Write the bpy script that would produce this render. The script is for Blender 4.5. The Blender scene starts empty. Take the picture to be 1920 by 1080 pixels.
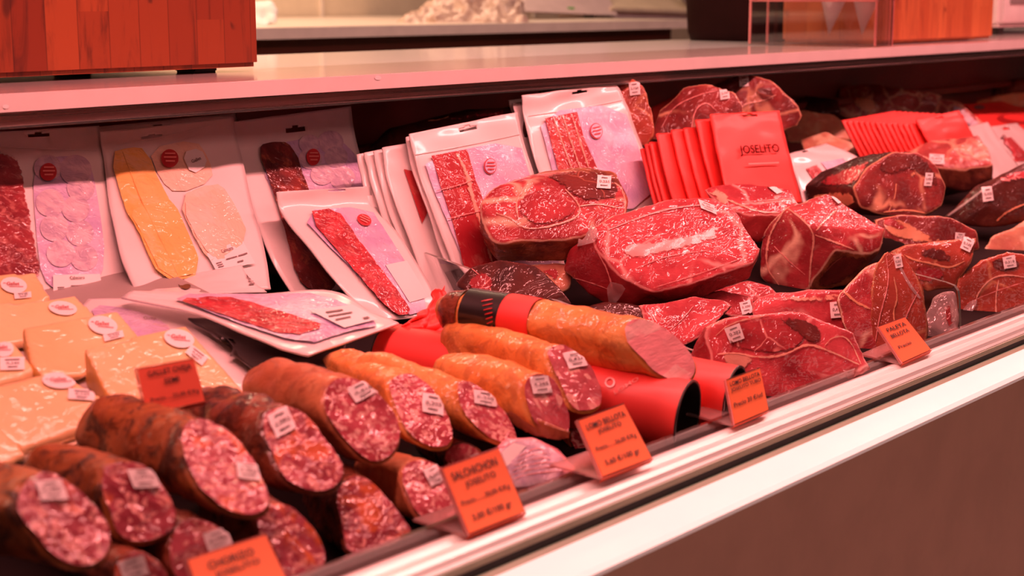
import bpy, bmesh, math, random
import numpy as np
from mathutils import Vector, Matrix, noise
from mathutils.bvhtree import BVHTree
from mathutils.geometry import delaunay_2d_cdt

random.seed(4)
SC = bpy.context.scene
COL = SC.collection

# ------------------------------------------------------------------ camera
FP = 2950.0
TH = math.atan(546 / FP)
AL = math.atan(2495 * math.cos(TH) / FP)
CF = Vector((math.cos(TH) * math.cos(AL), math.cos(TH) * math.sin(AL), -math.sin(TH)))
CR = Vector((math.sin(AL), -math.cos(AL), 0))
CU = CR.cross(CF)
CP = Vector((0, 0, 1.30))
cam = bpy.data.cameras.new('camera')
cam.sensor_width = 36
cam.lens = FP / 1920 * 36
cam.clip_start = 0.05
cam.dof.use_dof = True
cam.dof.focus_distance = 1.92
cam.dof.aperture_fstop = 6.7
camo = bpy.data.objects.new('camera', cam)
COL.objects.link(camo)
camo.matrix_world = Matrix.Translation(CP) @ Matrix((CR, CU, -CF)).transposed().to_4x4()
SC.camera = camo


def ray(u, v):
    return CF + CR * ((u - 960) / FP) + CU * ((540 - v) / FP)


def atY(u, v, Y):
    d = ray(u, v)
    return CP + d * (Y / d.y)


def atD(u, v, dep):
    return CP + ray(u, v) * dep


def onZ(u, v, z):
    d = ray(u, v)
    return CP + d * ((z - CP.z) / d.z)


def onS(u, v, z0, b):                      # plane z = z0 + b*y
    d = ray(u, v)
    return CP + d * ((z0 - CP.z) / (d.z - b * d.y))


def onX(u, v, X):
    d = ray(u, v)
    return CP + d * (X / d.x)


def depth(p):
    return (p - CP).dot(CF)


# ------------------------------------------------------------------ materials
class NT:
    def __init__(s, name):
        s.m = bpy.data.materials.new(name)
        s.m.use_nodes = True
        s.t = s.m.node_tree
        s.t.nodes.clear()
        s.out = s.n('ShaderNodeOutputMaterial')

    def n(s, typ, **kw):
        nd = s.t.nodes.new(typ)
        for k, v in kw.items():
            setattr(nd, k, v)
        return nd

    def set(s, sock, val):
        if isinstance(val, bpy.types.NodeSocket):
            s.t.links.new(val, sock)
        elif isinstance(val, (tuple, list)):
            sock.default_value = (*val, 1) if (len(val) == 3 and sock.type == 'RGBA') else val
        else:
            sock.default_value = val

    def math(s, op, a, b=0.0, c=None, clamp=False):
        nd = s.n('ShaderNodeMath', operation=op)
        nd.use_clamp = clamp
        s.set(nd.inputs[0], a)
        s.set(nd.inputs[1], b)
        if c is not None:
            s.set(nd.inputs[2], c)
        return nd.outputs[0]

    def ramp(s, x, lo, hi, a=0.0, b=1.0):
        nd = s.n('ShaderNodeMapRange')
        nd.interpolation_type = 'SMOOTHSTEP'
        s.set(nd.inputs[0], x)
        s.set(nd.inputs[1], lo)
        s.set(nd.inputs[2], hi)
        s.set(nd.inputs[3], a)
        s.set(nd.inputs[4], b)
        return nd.outputs[0]

    def mix(s, f, a, b):
        nd = s.n('ShaderNodeMix', data_type='RGBA')
        s.set(nd.inputs[0], f)
        s.set(nd.inputs[6], a)
        s.set(nd.inputs[7], b)
        return nd.outputs[2]

    def co(s, rnd=True, scale=(1, 1, 1), obj=True):
        tc = s.n('ShaderNodeTexCoord')
        c = tc.outputs['Object']
        if scale != (1, 1, 1):
            m = s.n('ShaderNodeVectorMath', operation='MULTIPLY')
            s.set(m.inputs[0], c)
            m.inputs[1].default_value = scale
            c = m.outputs[0]
        if rnd:
            oi = s.n('ShaderNodeObjectInfo')
            k = s.math('MULTIPLY', oi.outputs['Random'], 37.0)
            m = s.n('ShaderNodeVectorMath', operation='ADD')
            s.set(m.inputs[0], c)
            s.set(m.inputs[1], k)
            c = m.outputs[0]
        return c

    def noise(s, c, scale, detail=3, rough=.55, dist=0.0):
        nd = s.n('ShaderNodeTexNoise')
        s.set(nd.inputs['Vector'], c)
        nd.inputs['Scale'].default_value = scale
        nd.inputs['Detail'].default_value = detail
        nd.inputs['Roughness'].default_value = rough
        nd.inputs['Distortion'].default_value = dist
        return nd.outputs['Fac'], nd.outputs['Color']

    def warp(s, c, scale, amt):
        _, col = s.noise(c, scale, 2)
        a = s.n('ShaderNodeVectorMath', operation='SUBTRACT')
        s.set(a.inputs[0], col)
        a.inputs[1].default_value = (.5, .5, .5)
        b = s.n('ShaderNodeVectorMath', operation='MULTIPLY_ADD')
        s.set(b.inputs[0], a.outputs[0])
        b.inputs[1].default_value = (amt, amt, amt)
        s.set(b.inputs[2], c)
        return b.outputs[0]

    def vor(s, c, scale, feature='DISTANCE_TO_EDGE'):
        nd = s.n('ShaderNodeTexVoronoi', feature=feature)
        s.set(nd.inputs['Vector'], c)
        nd.inputs['Scale'].default_value = scale
        return nd.outputs['Distance'], (nd.outputs['Color'] if feature == 'F1' else None)

    def bump(s, h, strength, dist=.002):
        nd = s.n('ShaderNodeBump')
        s.set(nd.inputs['Height'], h)
        nd.inputs['Strength'].default_value = strength
        nd.inputs['Distance'].default_value = dist
        return nd.outputs[0]

    def pbr(s, col, rough=.5, metal=0.0, coat=0.0, coatr=.1, nrm=None, cnrm=None, spec=.5, trans=0.0, sss=0.0):
        p = s.n('ShaderNodeBsdfPrincipled')
        s.set(p.inputs['Base Color'], col)
        s.set(p.inputs['Roughness'], rough)
        s.set(p.inputs['Metallic'], metal)
        s.set(p.inputs['Coat Weight'], coat)
        s.set(p.inputs['Coat Roughness'], coatr)
        s.set(p.inputs['Specular IOR Level'], spec)
        s.set(p.inputs['Transmission Weight'], trans)
        if nrm is not None:
            s.set(p.inputs['Normal'], nrm)
        if cnrm is not None:
            s.set(p.inputs['Coat Normal'], cnrm)
        s.t.links.new(p.outputs[0], s.out.inputs[0])
        return s.m


def film_normals(t, c, strength=.7):
    """crinkled vacuum film: long creases that catch small highlights"""
    w = t.warp(c, 9, .06)
    f, _ = t.noise(w, 24, 2, .5, 1.2)
    g, _ = t.noise(c, 80, 2, .5, .6)
    f3, _ = t.noise(w, 50, 1, .5, 1.6)
    r3 = t.math('ABSOLUTE', t.math('SUBTRACT', f3, .5))
    h = t.math('ADD', f, t.math('ADD', t.math('MULTIPLY', g, .28), t.math('MULTIPLY', r3, .8)))
    return t.bump(h, strength, .007)


def m_plain(name, col, rough=.5, metal=0.0, coat=0.0, bump=0.0, bscale=60, var=.06, spec=.5, coatr=.1):
    t = NT(name)
    c = t.co()
    f, _ = t.noise(c, 14, 4)
    k = t.ramp(f, .3, .7, 1 - var, 1 + var)
    mul = t.n('ShaderNodeVectorMath', operation='MULTIPLY')
    t.set(mul.inputs[0], t.mix(0.0, col, col))
    t.set(mul.inputs[1], k)
    nrm = None
    if bump:
        g, _ = t.noise(c, bscale, 3)
        nrm = t.bump(g, bump, .002)
    return t.pbr(mul.outputs[0], rough, metal, coat, coatr, nrm, nrm, spec)


def m_ham(name, dark, light, fat, rind1, rind2, lines=.09, patch=.66, scale=13, marble=.5, rough=.35, coat=.8, film=.7):
    t = NT(name)
    c = t.co()
    w = t.warp(t.warp(c, 8, .07), 30, .018)
    d, _ = t.vor(w, scale)
    m1, _ = t.noise(c, 11, 3)
    ln = t.math('MULTIPLY', t.ramp(d, 0.0, lines, 1, 0), t.ramp(m1, .42, .56))
    p, _ = t.noise(w, 12, 5, .6, .4)
    pt = t.ramp(p, patch, patch + .06)
    ms = t.co(True, (1, 1, 3.0))
    mb, _ = t.noise(t.warp(ms, 25, .03), 110, 6, .65, .8)
    mbf = t.math('MULTIPLY', t.ramp(mb, .56, .76), marble)
    fatf = t.math('MAXIMUM', t.math('MAXIMUM', ln, pt), mbf)
    f2, _ = t.noise(w, 17, 5, .6)
    fl = t.mix(t.ramp(f2, .35, .65), dark, light)
    col = t.mix(fatf, fl, fat)
    a = t.n('ShaderNodeAttribute', attribute_name='skin')
    sk = a.outputs['Fac']
    nz, _ = t.noise(c, 45, 3)
    sk2 = t.math('ADD', sk, t.math('MULTIPLY', t.math('SUBTRACT', nz, .5), .5))
    rim = t.math('MULTIPLY', t.ramp(sk2, .3, .5), t.ramp(sk2, .6, .8, 1, 0))
    col = t.mix(t.math('MULTIPLY', rim, .8), col, fat)
    r1, _ = t.noise(w, 16, 5, .65)
    rc = t.mix(t.ramp(r1, .38, .62), rind1, rind2)
    col = t.mix(t.ramp(sk2, .6, .8), col, rc)
    h = t.math('ADD', t.math('MULTIPLY', f2, .5), t.math('MULTIPLY', mb, .5))
    return t.pbr(col, rough + .15, 0, coat, .05, t.bump(h, .4, .003), film_normals(t, c, film), .15)


def m_cut(name, lean, lean2, fat, spice, scale=130, fatamt=.5, spamt=.0, stretch=(1, 1, 1), film=.8, coat=.9):
    t = NT(name)
    c = t.co(True, stretch)
    w = t.warp(c, 60, .010)
    d, vc = t.vor(w, scale, 'F1')
    cell = t.n('ShaderNodeSeparateColor')
    t.set(cell.inputs[0], vc)
    pick = t.ramp(cell.outputs[0], 1 - fatamt - .08, 1 - fatamt + .08)
    n1, _ = t.noise(w, 55, 5, .6)
    fatf = t.math('MULTIPLY', pick, t.ramp(n1, .34, .56))
    n2, _ = t.noise(c, 24, 4)
    col = t.mix(t.ramp(n2, .36, .64), lean, lean2)
    n4, _ = t.noise(w, 170, 3)
    col = t.mix(t.math('MULTIPLY', t.ramp(n4, .5, .7), .35), col, lean2)
    col = t.mix(fatf, col, fat)
    if spamt:
        n3, _ = t.noise(c, 30, 4, .6, .8)
        col = t.mix(t.math('MULTIPLY', t.ramp(n3, .52, .66), spamt), col, spice)
    h = t.math('ADD', n1, t.math('MULTIPLY', n4, .5))
    return t.pbr(col, .55, 0, coat, .06, t.bump(h, .6, .003), film_normals(t, t.co(), film), .15)


def m_casing(name, a, b, dark, amt=.5, wr=.5, coat=.3):
    t = NT(name)
    c = t.co()
    w = t.warp(c, 14, .05)
    n1, _ = t.noise(w, 22, 5, .6)
    n2, _ = t.noise(w, 48, 5, .65, .8)
    col = t.mix(t.ramp(n1, .36, .64), a, b)
    col = t.mix(t.math('MULTIPLY', t.ramp(n2, .47, .62), amt), col, dark)
    n3, _ = t.noise(c, 70, 4, .6, 1.0)
    return t.pbr(col, .6, 0, coat, .12, t.bump(n3, wr, .004), film_normals(t, c, .5), .2)


def m_wood(name, axis, a, b, dark, wid=.045):
    t = NT(name)
    tc = t.n('ShaderNodeTexCoord')
    sp = t.n('ShaderNodeSeparateXYZ')
    t.set(sp.inputs[0], tc.outputs['Object'])
    x = t.math('ADD', sp.outputs[0], sp.outputs[1])
    st = t.math('FLOOR', t.math('DIVIDE', x, wid))
    wn = t.n('ShaderNodeTexWhiteNoise', noise_dimensions='1D')
    t.set(wn.inputs['W'], st)
    jz = t.math('FLOOR', t.math('DIVIDE', t.math('ADD', sp.outputs[2], t.math('MULTIPLY', wn.outputs[0], .3)), .17))
    wn2 = t.n('ShaderNodeTexWhiteNoise', noise_dimensions='2D')
    cb = t.n('ShaderNodeCombineXYZ')
    t.set(cb.inputs[0], st)
    t.set(cb.inputs[1], jz)
    t.set(wn2.inputs['Vector'], cb.outputs[0])
    gc = t.n('ShaderNodeVectorMath', operation='MULTIPLY')
    t.set(gc.inputs[0], tc.outputs['Object'])
    gc.inputs[1].default_value = (34, 34, 5)
    ga = t.n('ShaderNodeVectorMath', operation='ADD')
    t.set(ga.inputs[0], gc.outputs[0])
    t.set(ga.inputs[1], t.math('MULTIPLY', wn2.outputs['Value'], 50.0))
    g, _ = t.noise(ga.outputs[0], 1.2, 5, .6, 1.0)
    col = t.mix(wn2.outputs['Value'], a, b)
    col = t.mix(t.math('MULTIPLY', t.ramp(g, .48, .74), .65), col, dark)
    fr = t.math('FRACT', t.math('DIVIDE', x, wid))
    seam = t.ramp(t.math('ABSOLUTE', t.math('SUBTRACT', fr, .5)), .47, .5)
    col = t.mix(t.math('MULTIPLY', seam, .5), col, dark)
    kn, _ = t.noise(t.co(False, (1, 1, .6)), 22, 2, .5, .5)
    col = t.mix(t.math('MULTIPLY', t.ramp(kn, .70, .76), .7), col, dark)
    return t.pbr(col, .42, 0, .25, .2, t.bump(g, .15, .001))


def m_metal(name, col, rough=.3, streak=True):
    t = NT(name)
    c = t.co(False, (2, 300, 300))
    f, _ = t.noise(c, 1.0, 3)
    return t.pbr(col, t.ramp(f, .3, .7, rough * .8, rough * 1.25), 1.0, 0, .1, t.bump(f, .05, .001))


def m_clear(name, tint, gloss=.15, rough=.03, bump=0.0, opac=0.0):
    t = NT(name)
    tr = t.n('ShaderNodeBsdfTransparent')
    tr.inputs[0].default_value = (*tint, 1)
    gl = t.n('ShaderNodeBsdfGlossy')
    gl.inputs['Color'].default_value = (1, 1, 1, 1)
    gl.inputs['Roughness'].default_value = rough
    if bump:
        t.set(gl.inputs['Normal'], film_normals(t, t.co(), bump))
    lw = t.n('ShaderNodeLayerWeight')
    lw.inputs[0].default_value = .35
    f = t.math('ADD', t.math('MULTIPLY', lw.outputs['Fresnel'], .6), gloss, clamp=True)
    mx = t.n('ShaderNodeMixShader')
    t.set(mx.inputs[0], f)
    t.t.links.new(tr.outputs[0], mx.inputs[1])
    t.t.links.new(gl.outputs[0], mx.inputs[2])
    last = mx.outputs[0]
    if opac:
        df = t.n('ShaderNodeBsdfDiffuse')
        df.inputs[0].default_value = (*tint, 1)
        m2 = t.n('ShaderNodeMixShader')
        m2.inputs[0].default_value = opac
        t.t.links.new(last, m2.inputs[1])
        t.t.links.new(df.outputs[0], m2.inputs[2])
        last = m2.outputs[0]
    t.t.links.new(last, t.out.inputs[0])
    return t.m


def m_film(name, col, col2, film=.8, scale=30):
    t = NT(name)
    c = t.co()
    f, _ = t.noise(t.warp(c, 20, .03), scale, 3)
    return t.pbr(t.mix(t.ramp(f, .35, .65), col, col2), .3, 0, .9, .06, None, film_normals(t, c, film))


def m_slices(name, a, b, fat, amt, scale, film=.7):
    t = NT(name)
    c = t.co()
    w = t.warp(c, 40, .015)
    n1, _ = t.noise(w, scale, 5, .65, .6)
    n2, _ = t.noise(c, scale * .4, 3)
    col = t.mix(t.ramp(n2, .35, .65), a, b)
    col = t.mix(t.math('MULTIPLY', t.ramp(n1, .5, .68), amt), col, fat)
    return t.pbr(col, .5, 0, .9, .05, t.bump(n1, .3, .002), film_normals(t, c, film), .15)


FAT = (.82, .56, .40)
M = dict(
    ham=m_ham('ham_flesh', (.30, .026, .033), (.56, .07, .08), FAT, (.16, .035, .022), (.42, .14, .06), marble=.3),
    ham_red=m_ham('ham_red_flesh', (.38, .028, .042), (.64, .085, .10), (.84, .38, .35), (.30, .02, .028), (.46, .045, .05), patch=.70, marble=.3, film=.6, lines=.055),
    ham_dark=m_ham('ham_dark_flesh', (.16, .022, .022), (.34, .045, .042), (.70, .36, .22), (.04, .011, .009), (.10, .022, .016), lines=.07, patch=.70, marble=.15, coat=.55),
    ham_brown=m_ham('ham_brown_flesh', (.30, .05, .03), (.46, .08, .05), (.60, .25, .13), (.24, .05, .025), (.40, .09, .04), lines=.05, patch=.72, marble=.15),
    ham_pale=m_ham('ham_pale_fat', (.62, .22, .15), (.76, .40, .24), (.85, .62, .40), (.72, .40, .20), (.62, .22, .12), patch=.55, marble=.4),
    ham_back=m_ham('ham_marbled', (.30, .05, .05), (.48, .09, .08), (.74, .42, .28), (.10, .02, .015), (.35, .10, .05), lines=.12, patch=.58, scale=20),
    fat=m_plain('ham_fat', (.80, .40, .29), .35, 0, .6, .4, 80, .15),
    fat_orange=m_plain('cured_fat', (.74, .33, .18), .4, 0, .4, .4, 70, .2),
    muscle=m_ham('lean_muscle', (.30, .024, .032), (.48, .05, .06), (.75, .3, .26), (.4, .03, .04), (.5, .06, .06), lines=.02, patch=.8, marble=.3),
    muscle_dark=m_ham('dark_muscle', (.10, .016, .014), (.20, .03, .025), (.4, .12, .08), (.06, .012, .01), (.14, .025, .02), lines=.02, patch=.8, marble=.15),
    wrap=m_clear('plastic_wrap', (.98, .84, .84), .10, .08, .8, .32),
    fold=m_plain('wrap_fold', (.80, .29, .27), .4, 0, .35, .3, 60, .1),
    chor_cut=m_cut('chorizo_cut', (.26, .028, .045), (.48, .095, .125), (.74, .34, .30), (.72, .16, .03), 270, .28, .75),
    salch_cut=m_cut('salchichon_cut', (.32, .035, .05), (.52, .09, .12), (.84, .48, .42), (.8, .3, .1), 280, .36, .0),
    lomo_cut=m_cut('loin_cut', (.40, .06, .08), (.55, .13, .15), (.82, .44, .38), (.8, .3, .2), 120, .18, 0, (1, 1, .25), .9),
    lomo_pink=m_cut('loin_pink_cut', (.80, .25, .29), (.88, .36, .38), (.92, .55, .52), (.8, .3, .2), 60, .2, 0, (.3, 1, 1), .25, .4),
    chor_skin=m_casing('chorizo_casing', (.27, .07, .022), (.42, .13, .035), (.05, .016, .010), .9, .7),
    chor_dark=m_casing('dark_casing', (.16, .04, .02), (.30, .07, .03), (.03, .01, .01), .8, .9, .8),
    salch_skin=m_casing('salchichon_casing', (.46, .15, .065), (.58, .22, .09), (.20, .05, .02), .4, .4),
    lomo_skin=m_casing('loin_casing', (.78, .30, .07), (.86, .42, .13), (.34, .09, .035), .45, .4, .6),
    cheese=m_film('cheese_paste', (.95, .70, .36), (.93, .62, .29), .45, 9),
    cheese_rind=m_plain('cheese_rind', (.80, .46, .13), .45, 0, .5, .3, 60, .2),
    white=m_plain('pack_card', (.86, .82, .80), .38, 0, .5, .12, 25, .03),
    paper=m_plain('label_paper', (.88, .86, .85), .55, 0, 0, 0, 60, .02),
    lilac=m_film('lilac_film', (.58, .44, .70), (.74, .60, .80), .9),
    clear_film=m_film('clear_film', (.54, .42, .56), (.78, .64, .72), 1.0, 60),
    logo_red=m_plain('logo_red', (.62, .03, .04), .5, 0, .3),
    ink=m_plain('ink', (.03, .022, .022), .6),
    ink_grey=m_plain('grey_ink', (.22, .16, .16), .6),
    ink_deep=m_plain('deep_red_ink', (.10, .002, .002), .9, 0, 0, 0, 60, .06, .02),
    ink_red=m_plain('dark_red_ink', (.42, .012, .012), .5),
    env=m_plain('red_card', (.90, .055, .045), .5, 0, .04, .04, 30, .04),
    env_ink=m_plain('pale_red_ink', (.93, .30, .27), .5),
    tag=m_plain('orange_card', (.93, .17, .055), .5, 0, 0, 0, 40, .03),
    tag_red=m_plain('red_orange_card', (.90, .14, .07), .5, 0, 0, 0, 40, .03),
    sl_red=m_slices('sliced_red_sausage', (.36, .018, .03), (.58, .045, .06), (.82, .26, .22), .55, 120, 1.0),
    sl_ham=m_slices('sliced_ham', (.38, .018, .028), (.50, .04, .045), (.78, .34, .26), .25, 35),
    sl_dark=m_slices('sliced_dark_sausage', (.10, .016, .016), (.26, .035, .03), (.60, .16, .08), .5, 55, 1.0),
    sl_wine=m_slices('sliced_wine_sausage', (.20, .02, .03), (.34, .04, .05), (.65, .25, .22), .6, 80, 1.0),
    sl_cheese=m_slices('sliced_yellow_cheese', (.88, .50, .12), (.92, .60, .22), (.95, .72, .40), .5, 20),
    sl_pale=m_slices('sliced_pale_cheese', (.92, .66, .48), (.94, .72, .56), (.95, .80, .70), .5, 20),
    sl_pink=m_slices('sliced_pink_loin', (.80, .30, .36), (.88, .42, .46), (.92, .60, .58), .5, 60, 1.0),
    black=m_plain('black_plastic', (.018, .012, .012), .35, 0, .3),
    dark_box=m_plain('dark_brown_plastic', (.018, .005, .005), .7, 0, 0, 0, 60, .1, .05),
    worktop=m_plain('worktop_laminate', (.80, .76, .74), .13, 0, .3, 0, 20, .03),
    deck=m_plain('deck_plate', (.018, .012, .012), .7, 0, 0, 0, 60, .1, .05),
    tray=m_plain('tray_plastic', (.42, .36, .34), .35, 0, .3),
    rail=m_plain('rail_satin_aluminium', (.80, .69, .66), .34, .4, .2, 0, 20, .02),
    channel=m_metal('channel_steel', (.42, .30, .28), .28),
    lip=m_metal('bright_lip', (.9, .8, .78), .2),
    back=m_plain('case_back_panel', (.38, .08, .07), .35, 0, .3),
    olive=m_plain('olive_seal', (.30, .26, .18), .5),
    rubber=m_plain('rubber_gasket', (.02, .016, .015), .6),
    bumper=m_plain('white_bumper', (.92, .91, .90), .35, 0, .2, 0, 20, .01),
    panel=m_plain('taupe_panel', (.66, .47, .36), .45, 0, .1, 0, 8, .05),
    wood=m_wood('butcher_block_wood', 0, (.22, .030, .009), (.40, .085, .022), (.05, .008, .004)),
    wood2=m_wood('honey_block_wood', 0, (.44, .11, .035), (.58, .19, .06), (.22, .045, .02)),
    wall=m_plain('wall_paint', (.86, .74, .56), .6, 0, 0, 0, 10, .04),
    floor=m_plain('floor_tile', (.30, .22, .18), .4),
    counter=m_plain('counter_laminate', (.84, .76, .66), .4, 0, .2),
    cab=m_plain('dark_cabinet', (.11, .035, .02), .4, 0, .2),
    device=m_plain('device_plastic', (.72, .58, .58), .4, 0, .2),
    cream=m_plain('cream_plate', (.86, .74, .56), .4, 0, .2),
    bag=m_film('thin_plastic_bag', (.62, .46, .38), (.42, .27, .22), 1.0),
    acrylic=m_clear('clear_acrylic', (.97, .93, .93), .05),
    glass=m_clear('clear_glass', (.93, .90, .90), .05),
    glass_lip=m_clear('lip_glass', (.78, .66, .64), .16, .08),
    glass_edge=m_plain('glass_edge', (.30, .30, .26), .2, 0, .8),
    green=m_plain('green_ink', (.10, .45, .08), .5),
)


HARD = ('slice_outline', 'slice_film', 'wrap_end', 'weight_label', 'sticker')
SOFT = {}
for k_ in ('fat', 'fat_orange', 'fold', 'muscle', 'muscle_dark', 'clear_film', 'ham_red', 'sl_wine'):
    src = M[k_]
    m_ = src.copy()
    m_.name = src.name + '_soft_edge'
    t_ = m_.node_tree
    out_ = [n for n in t_.nodes if n.type == 'OUTPUT_MATERIAL'][0]
    sh_ = out_.inputs[0].links[0].from_socket
    at_ = t_.nodes.new('ShaderNodeAttribute')
    at_.attribute_name = 'edge'
    tc_ = t_.nodes.new('ShaderNodeTexCoord')
    nz_ = t_.nodes.new('ShaderNodeTexNoise')
    nz_.inputs['Scale'].default_value = 150
    nz_.inputs['Detail'].default_value = 4
    t_.links.new(tc_.outputs['Object'], nz_.inputs['Vector'])
    ad_ = t_.nodes.new('ShaderNodeMath')
    ad_.operation = 'MULTIPLY_ADD'
    t_.links.new(nz_.outputs['Fac'], ad_.inputs[0])
    ad_.inputs[1].default_value = 1.3
    t_.links.new(at_.outputs['Fac'], ad_.inputs[2])
    mr_ = t_.nodes.new('ShaderNodeMapRange')
    mr_.interpolation_type = 'SMOOTHSTEP'
    t_.links.new(ad_.outputs[0], mr_.inputs[0])
    mr_.inputs[1].default_value = .85
    mr_.inputs[2].default_value = 1.25
    tr_ = t_.nodes.new('ShaderNodeBsdfTransparent')
    mx_ = t_.nodes.new('ShaderNodeMixShader')
    t_.links.new(mr_.outputs[0], mx_.inputs[0])
    t_.links.new(tr_.outputs[0], mx_.inputs[1])
    t_.links.new(sh_, mx_.inputs[2])
    t_.links.new(mx_.outputs[0], out_.inputs[0])
    SOFT[src.name] = m_


# ------------------------------------------------------------------ object helpers
def link(name, me, mat, parent=None, origin=None):
    o = bpy.data.objects.new(name, me)
    COL.objects.link(o)
    if mat is not None:
        me.materials.append(mat)
    if parent is not None:
        o.parent = parent
    elif origin is not None:
        o.location = origin
    return o


def org(parent):
    p = Vector(parent.location)
    while parent.parent:
        parent = parent.parent
        p += Vector(parent.location)
    return p


def mk(name, verts, faces, mat, parent=None, smooth=True, origin=None):
    """verts in world space; one mesh object"""
    verts = [Vector(v) for v in verts]
    if parent is not None:
        o0 = org(parent)
    else:
        if origin is None:
            c = sum(verts, Vector()) / len(verts)
            origin = Vector((c.x, c.y, min(v.z for v in verts)))
        o0 = Vector(origin)
    me = bpy.data.meshes.new(name)
    me.from_pydata([v - o0 for v in verts], [], [tuple(f) for f in faces])
    me.validate()
    bm = bmesh.new()
    bm.from_mesh(me)
    bmesh.ops.recalc_face_normals(bm, faces=bm.faces)
    bm.to_mesh(me)
    bm.free()
    if smooth:
        me.polygons.foreach_set('use_smooth', [True] * len(me.polygons))
    return link(name, me, mat, parent, o0)


def tag(o, label, cat, group=None, kind=None):
    o['label'] = label
    o['category'] = cat
    if group:
        o['group'] = group
    if kind:
        o['kind'] = kind
    return o


def struct(o):
    o['kind'] = 'structure'
    return o


def empty(name, loc):
    o = bpy.data.objects.new(name, None)
    COL.objects.link(o)
    o.location = loc
    o.empty_display_size = .05
    return o


def bvh_of(o):
    off = org(o)
    me = o.data
    return BVHTree.FromPolygons([Vector(v.co) + off for v in me.vertices], [tuple(p.vertices) for p in me.polygons])


def box(name, p0, p1, mat, parent=None, bev=.002):
    bm = bmesh.new()
    bmesh.ops.create_cube(bm, size=1)
    p0, p1 = Vector(p0), Vector(p1)
    for v in bm.verts:
        v.co = Vector([(p0[i] + p1[i]) / 2 + v.co[i] * (p1[i] - p0[i]) for i in range(3)])
    if bev:
        bmesh.ops.bevel(bm, geom=list(bm.edges), offset=bev, segments=2, affect='EDGES')
    vs = [v.co.copy() for v in bm.verts]
    bm.verts.index_update()
    fs = [[v.index for v in f.verts] for f in bm.faces]
    bm.free()
    return mk(name, vs, fs, mat, parent, smooth=False)


def prism_x(name, prof, x0, x1, mat, parent=None, smooth=False):
    n = len(prof)
    vs = [(x0, y, z) for y, z in prof] + [(x1, y, z) for y, z in prof]
    fs = [(i, (i + 1) % n, n + (i + 1) % n, n + i) for i in range(n)] + [tuple(range(n))[::-1], tuple(range(n, 2 * n))]
    return mk(name, vs, fs, mat, parent, smooth)


def hull_mesh(pts):
    bm = bmesh.new()
    for p in pts:
        bm.verts.new(p)
    r = bmesh.ops.convex_hull(bm, input=list(bm.verts))
    dead = [g for g in set(r['geom_interior'] + r['geom_unused']) if isinstance(g, bmesh.types.BMVert)]
    if dead:
        bmesh.ops.delete(bm, geom=dead, context='VERTS')
    bmesh.ops.recalc_face_normals(bm, faces=bm.faces)
    return bm


def remesh(bm, origin, vox, smooth_it):
    me = bpy.data.meshes.new('tmp')
    bmesh.ops.translate(bm, verts=bm.verts, vec=-Vector(origin))
    bm.to_mesh(me)
    bm.free()
    o = bpy.data.objects.new('tmp', me)
    COL.objects.link(o)
    m = o.modifiers.new('r', 'REMESH')
    m.mode = 'VOXEL'
    m.voxel_size = vox
    if smooth_it:
        s = o.modifiers.new('s', 'SMOOTH')
        s.factor = .5
        s.iterations = smooth_it
    dg = bpy.context.evaluated_depsgraph_get()
    out = bpy.data.meshes.new_from_object(o.evaluated_get(dg))
    bpy.data.objects.remove(o)
    bpy.data.meshes.remove(me)
    return out


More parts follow.
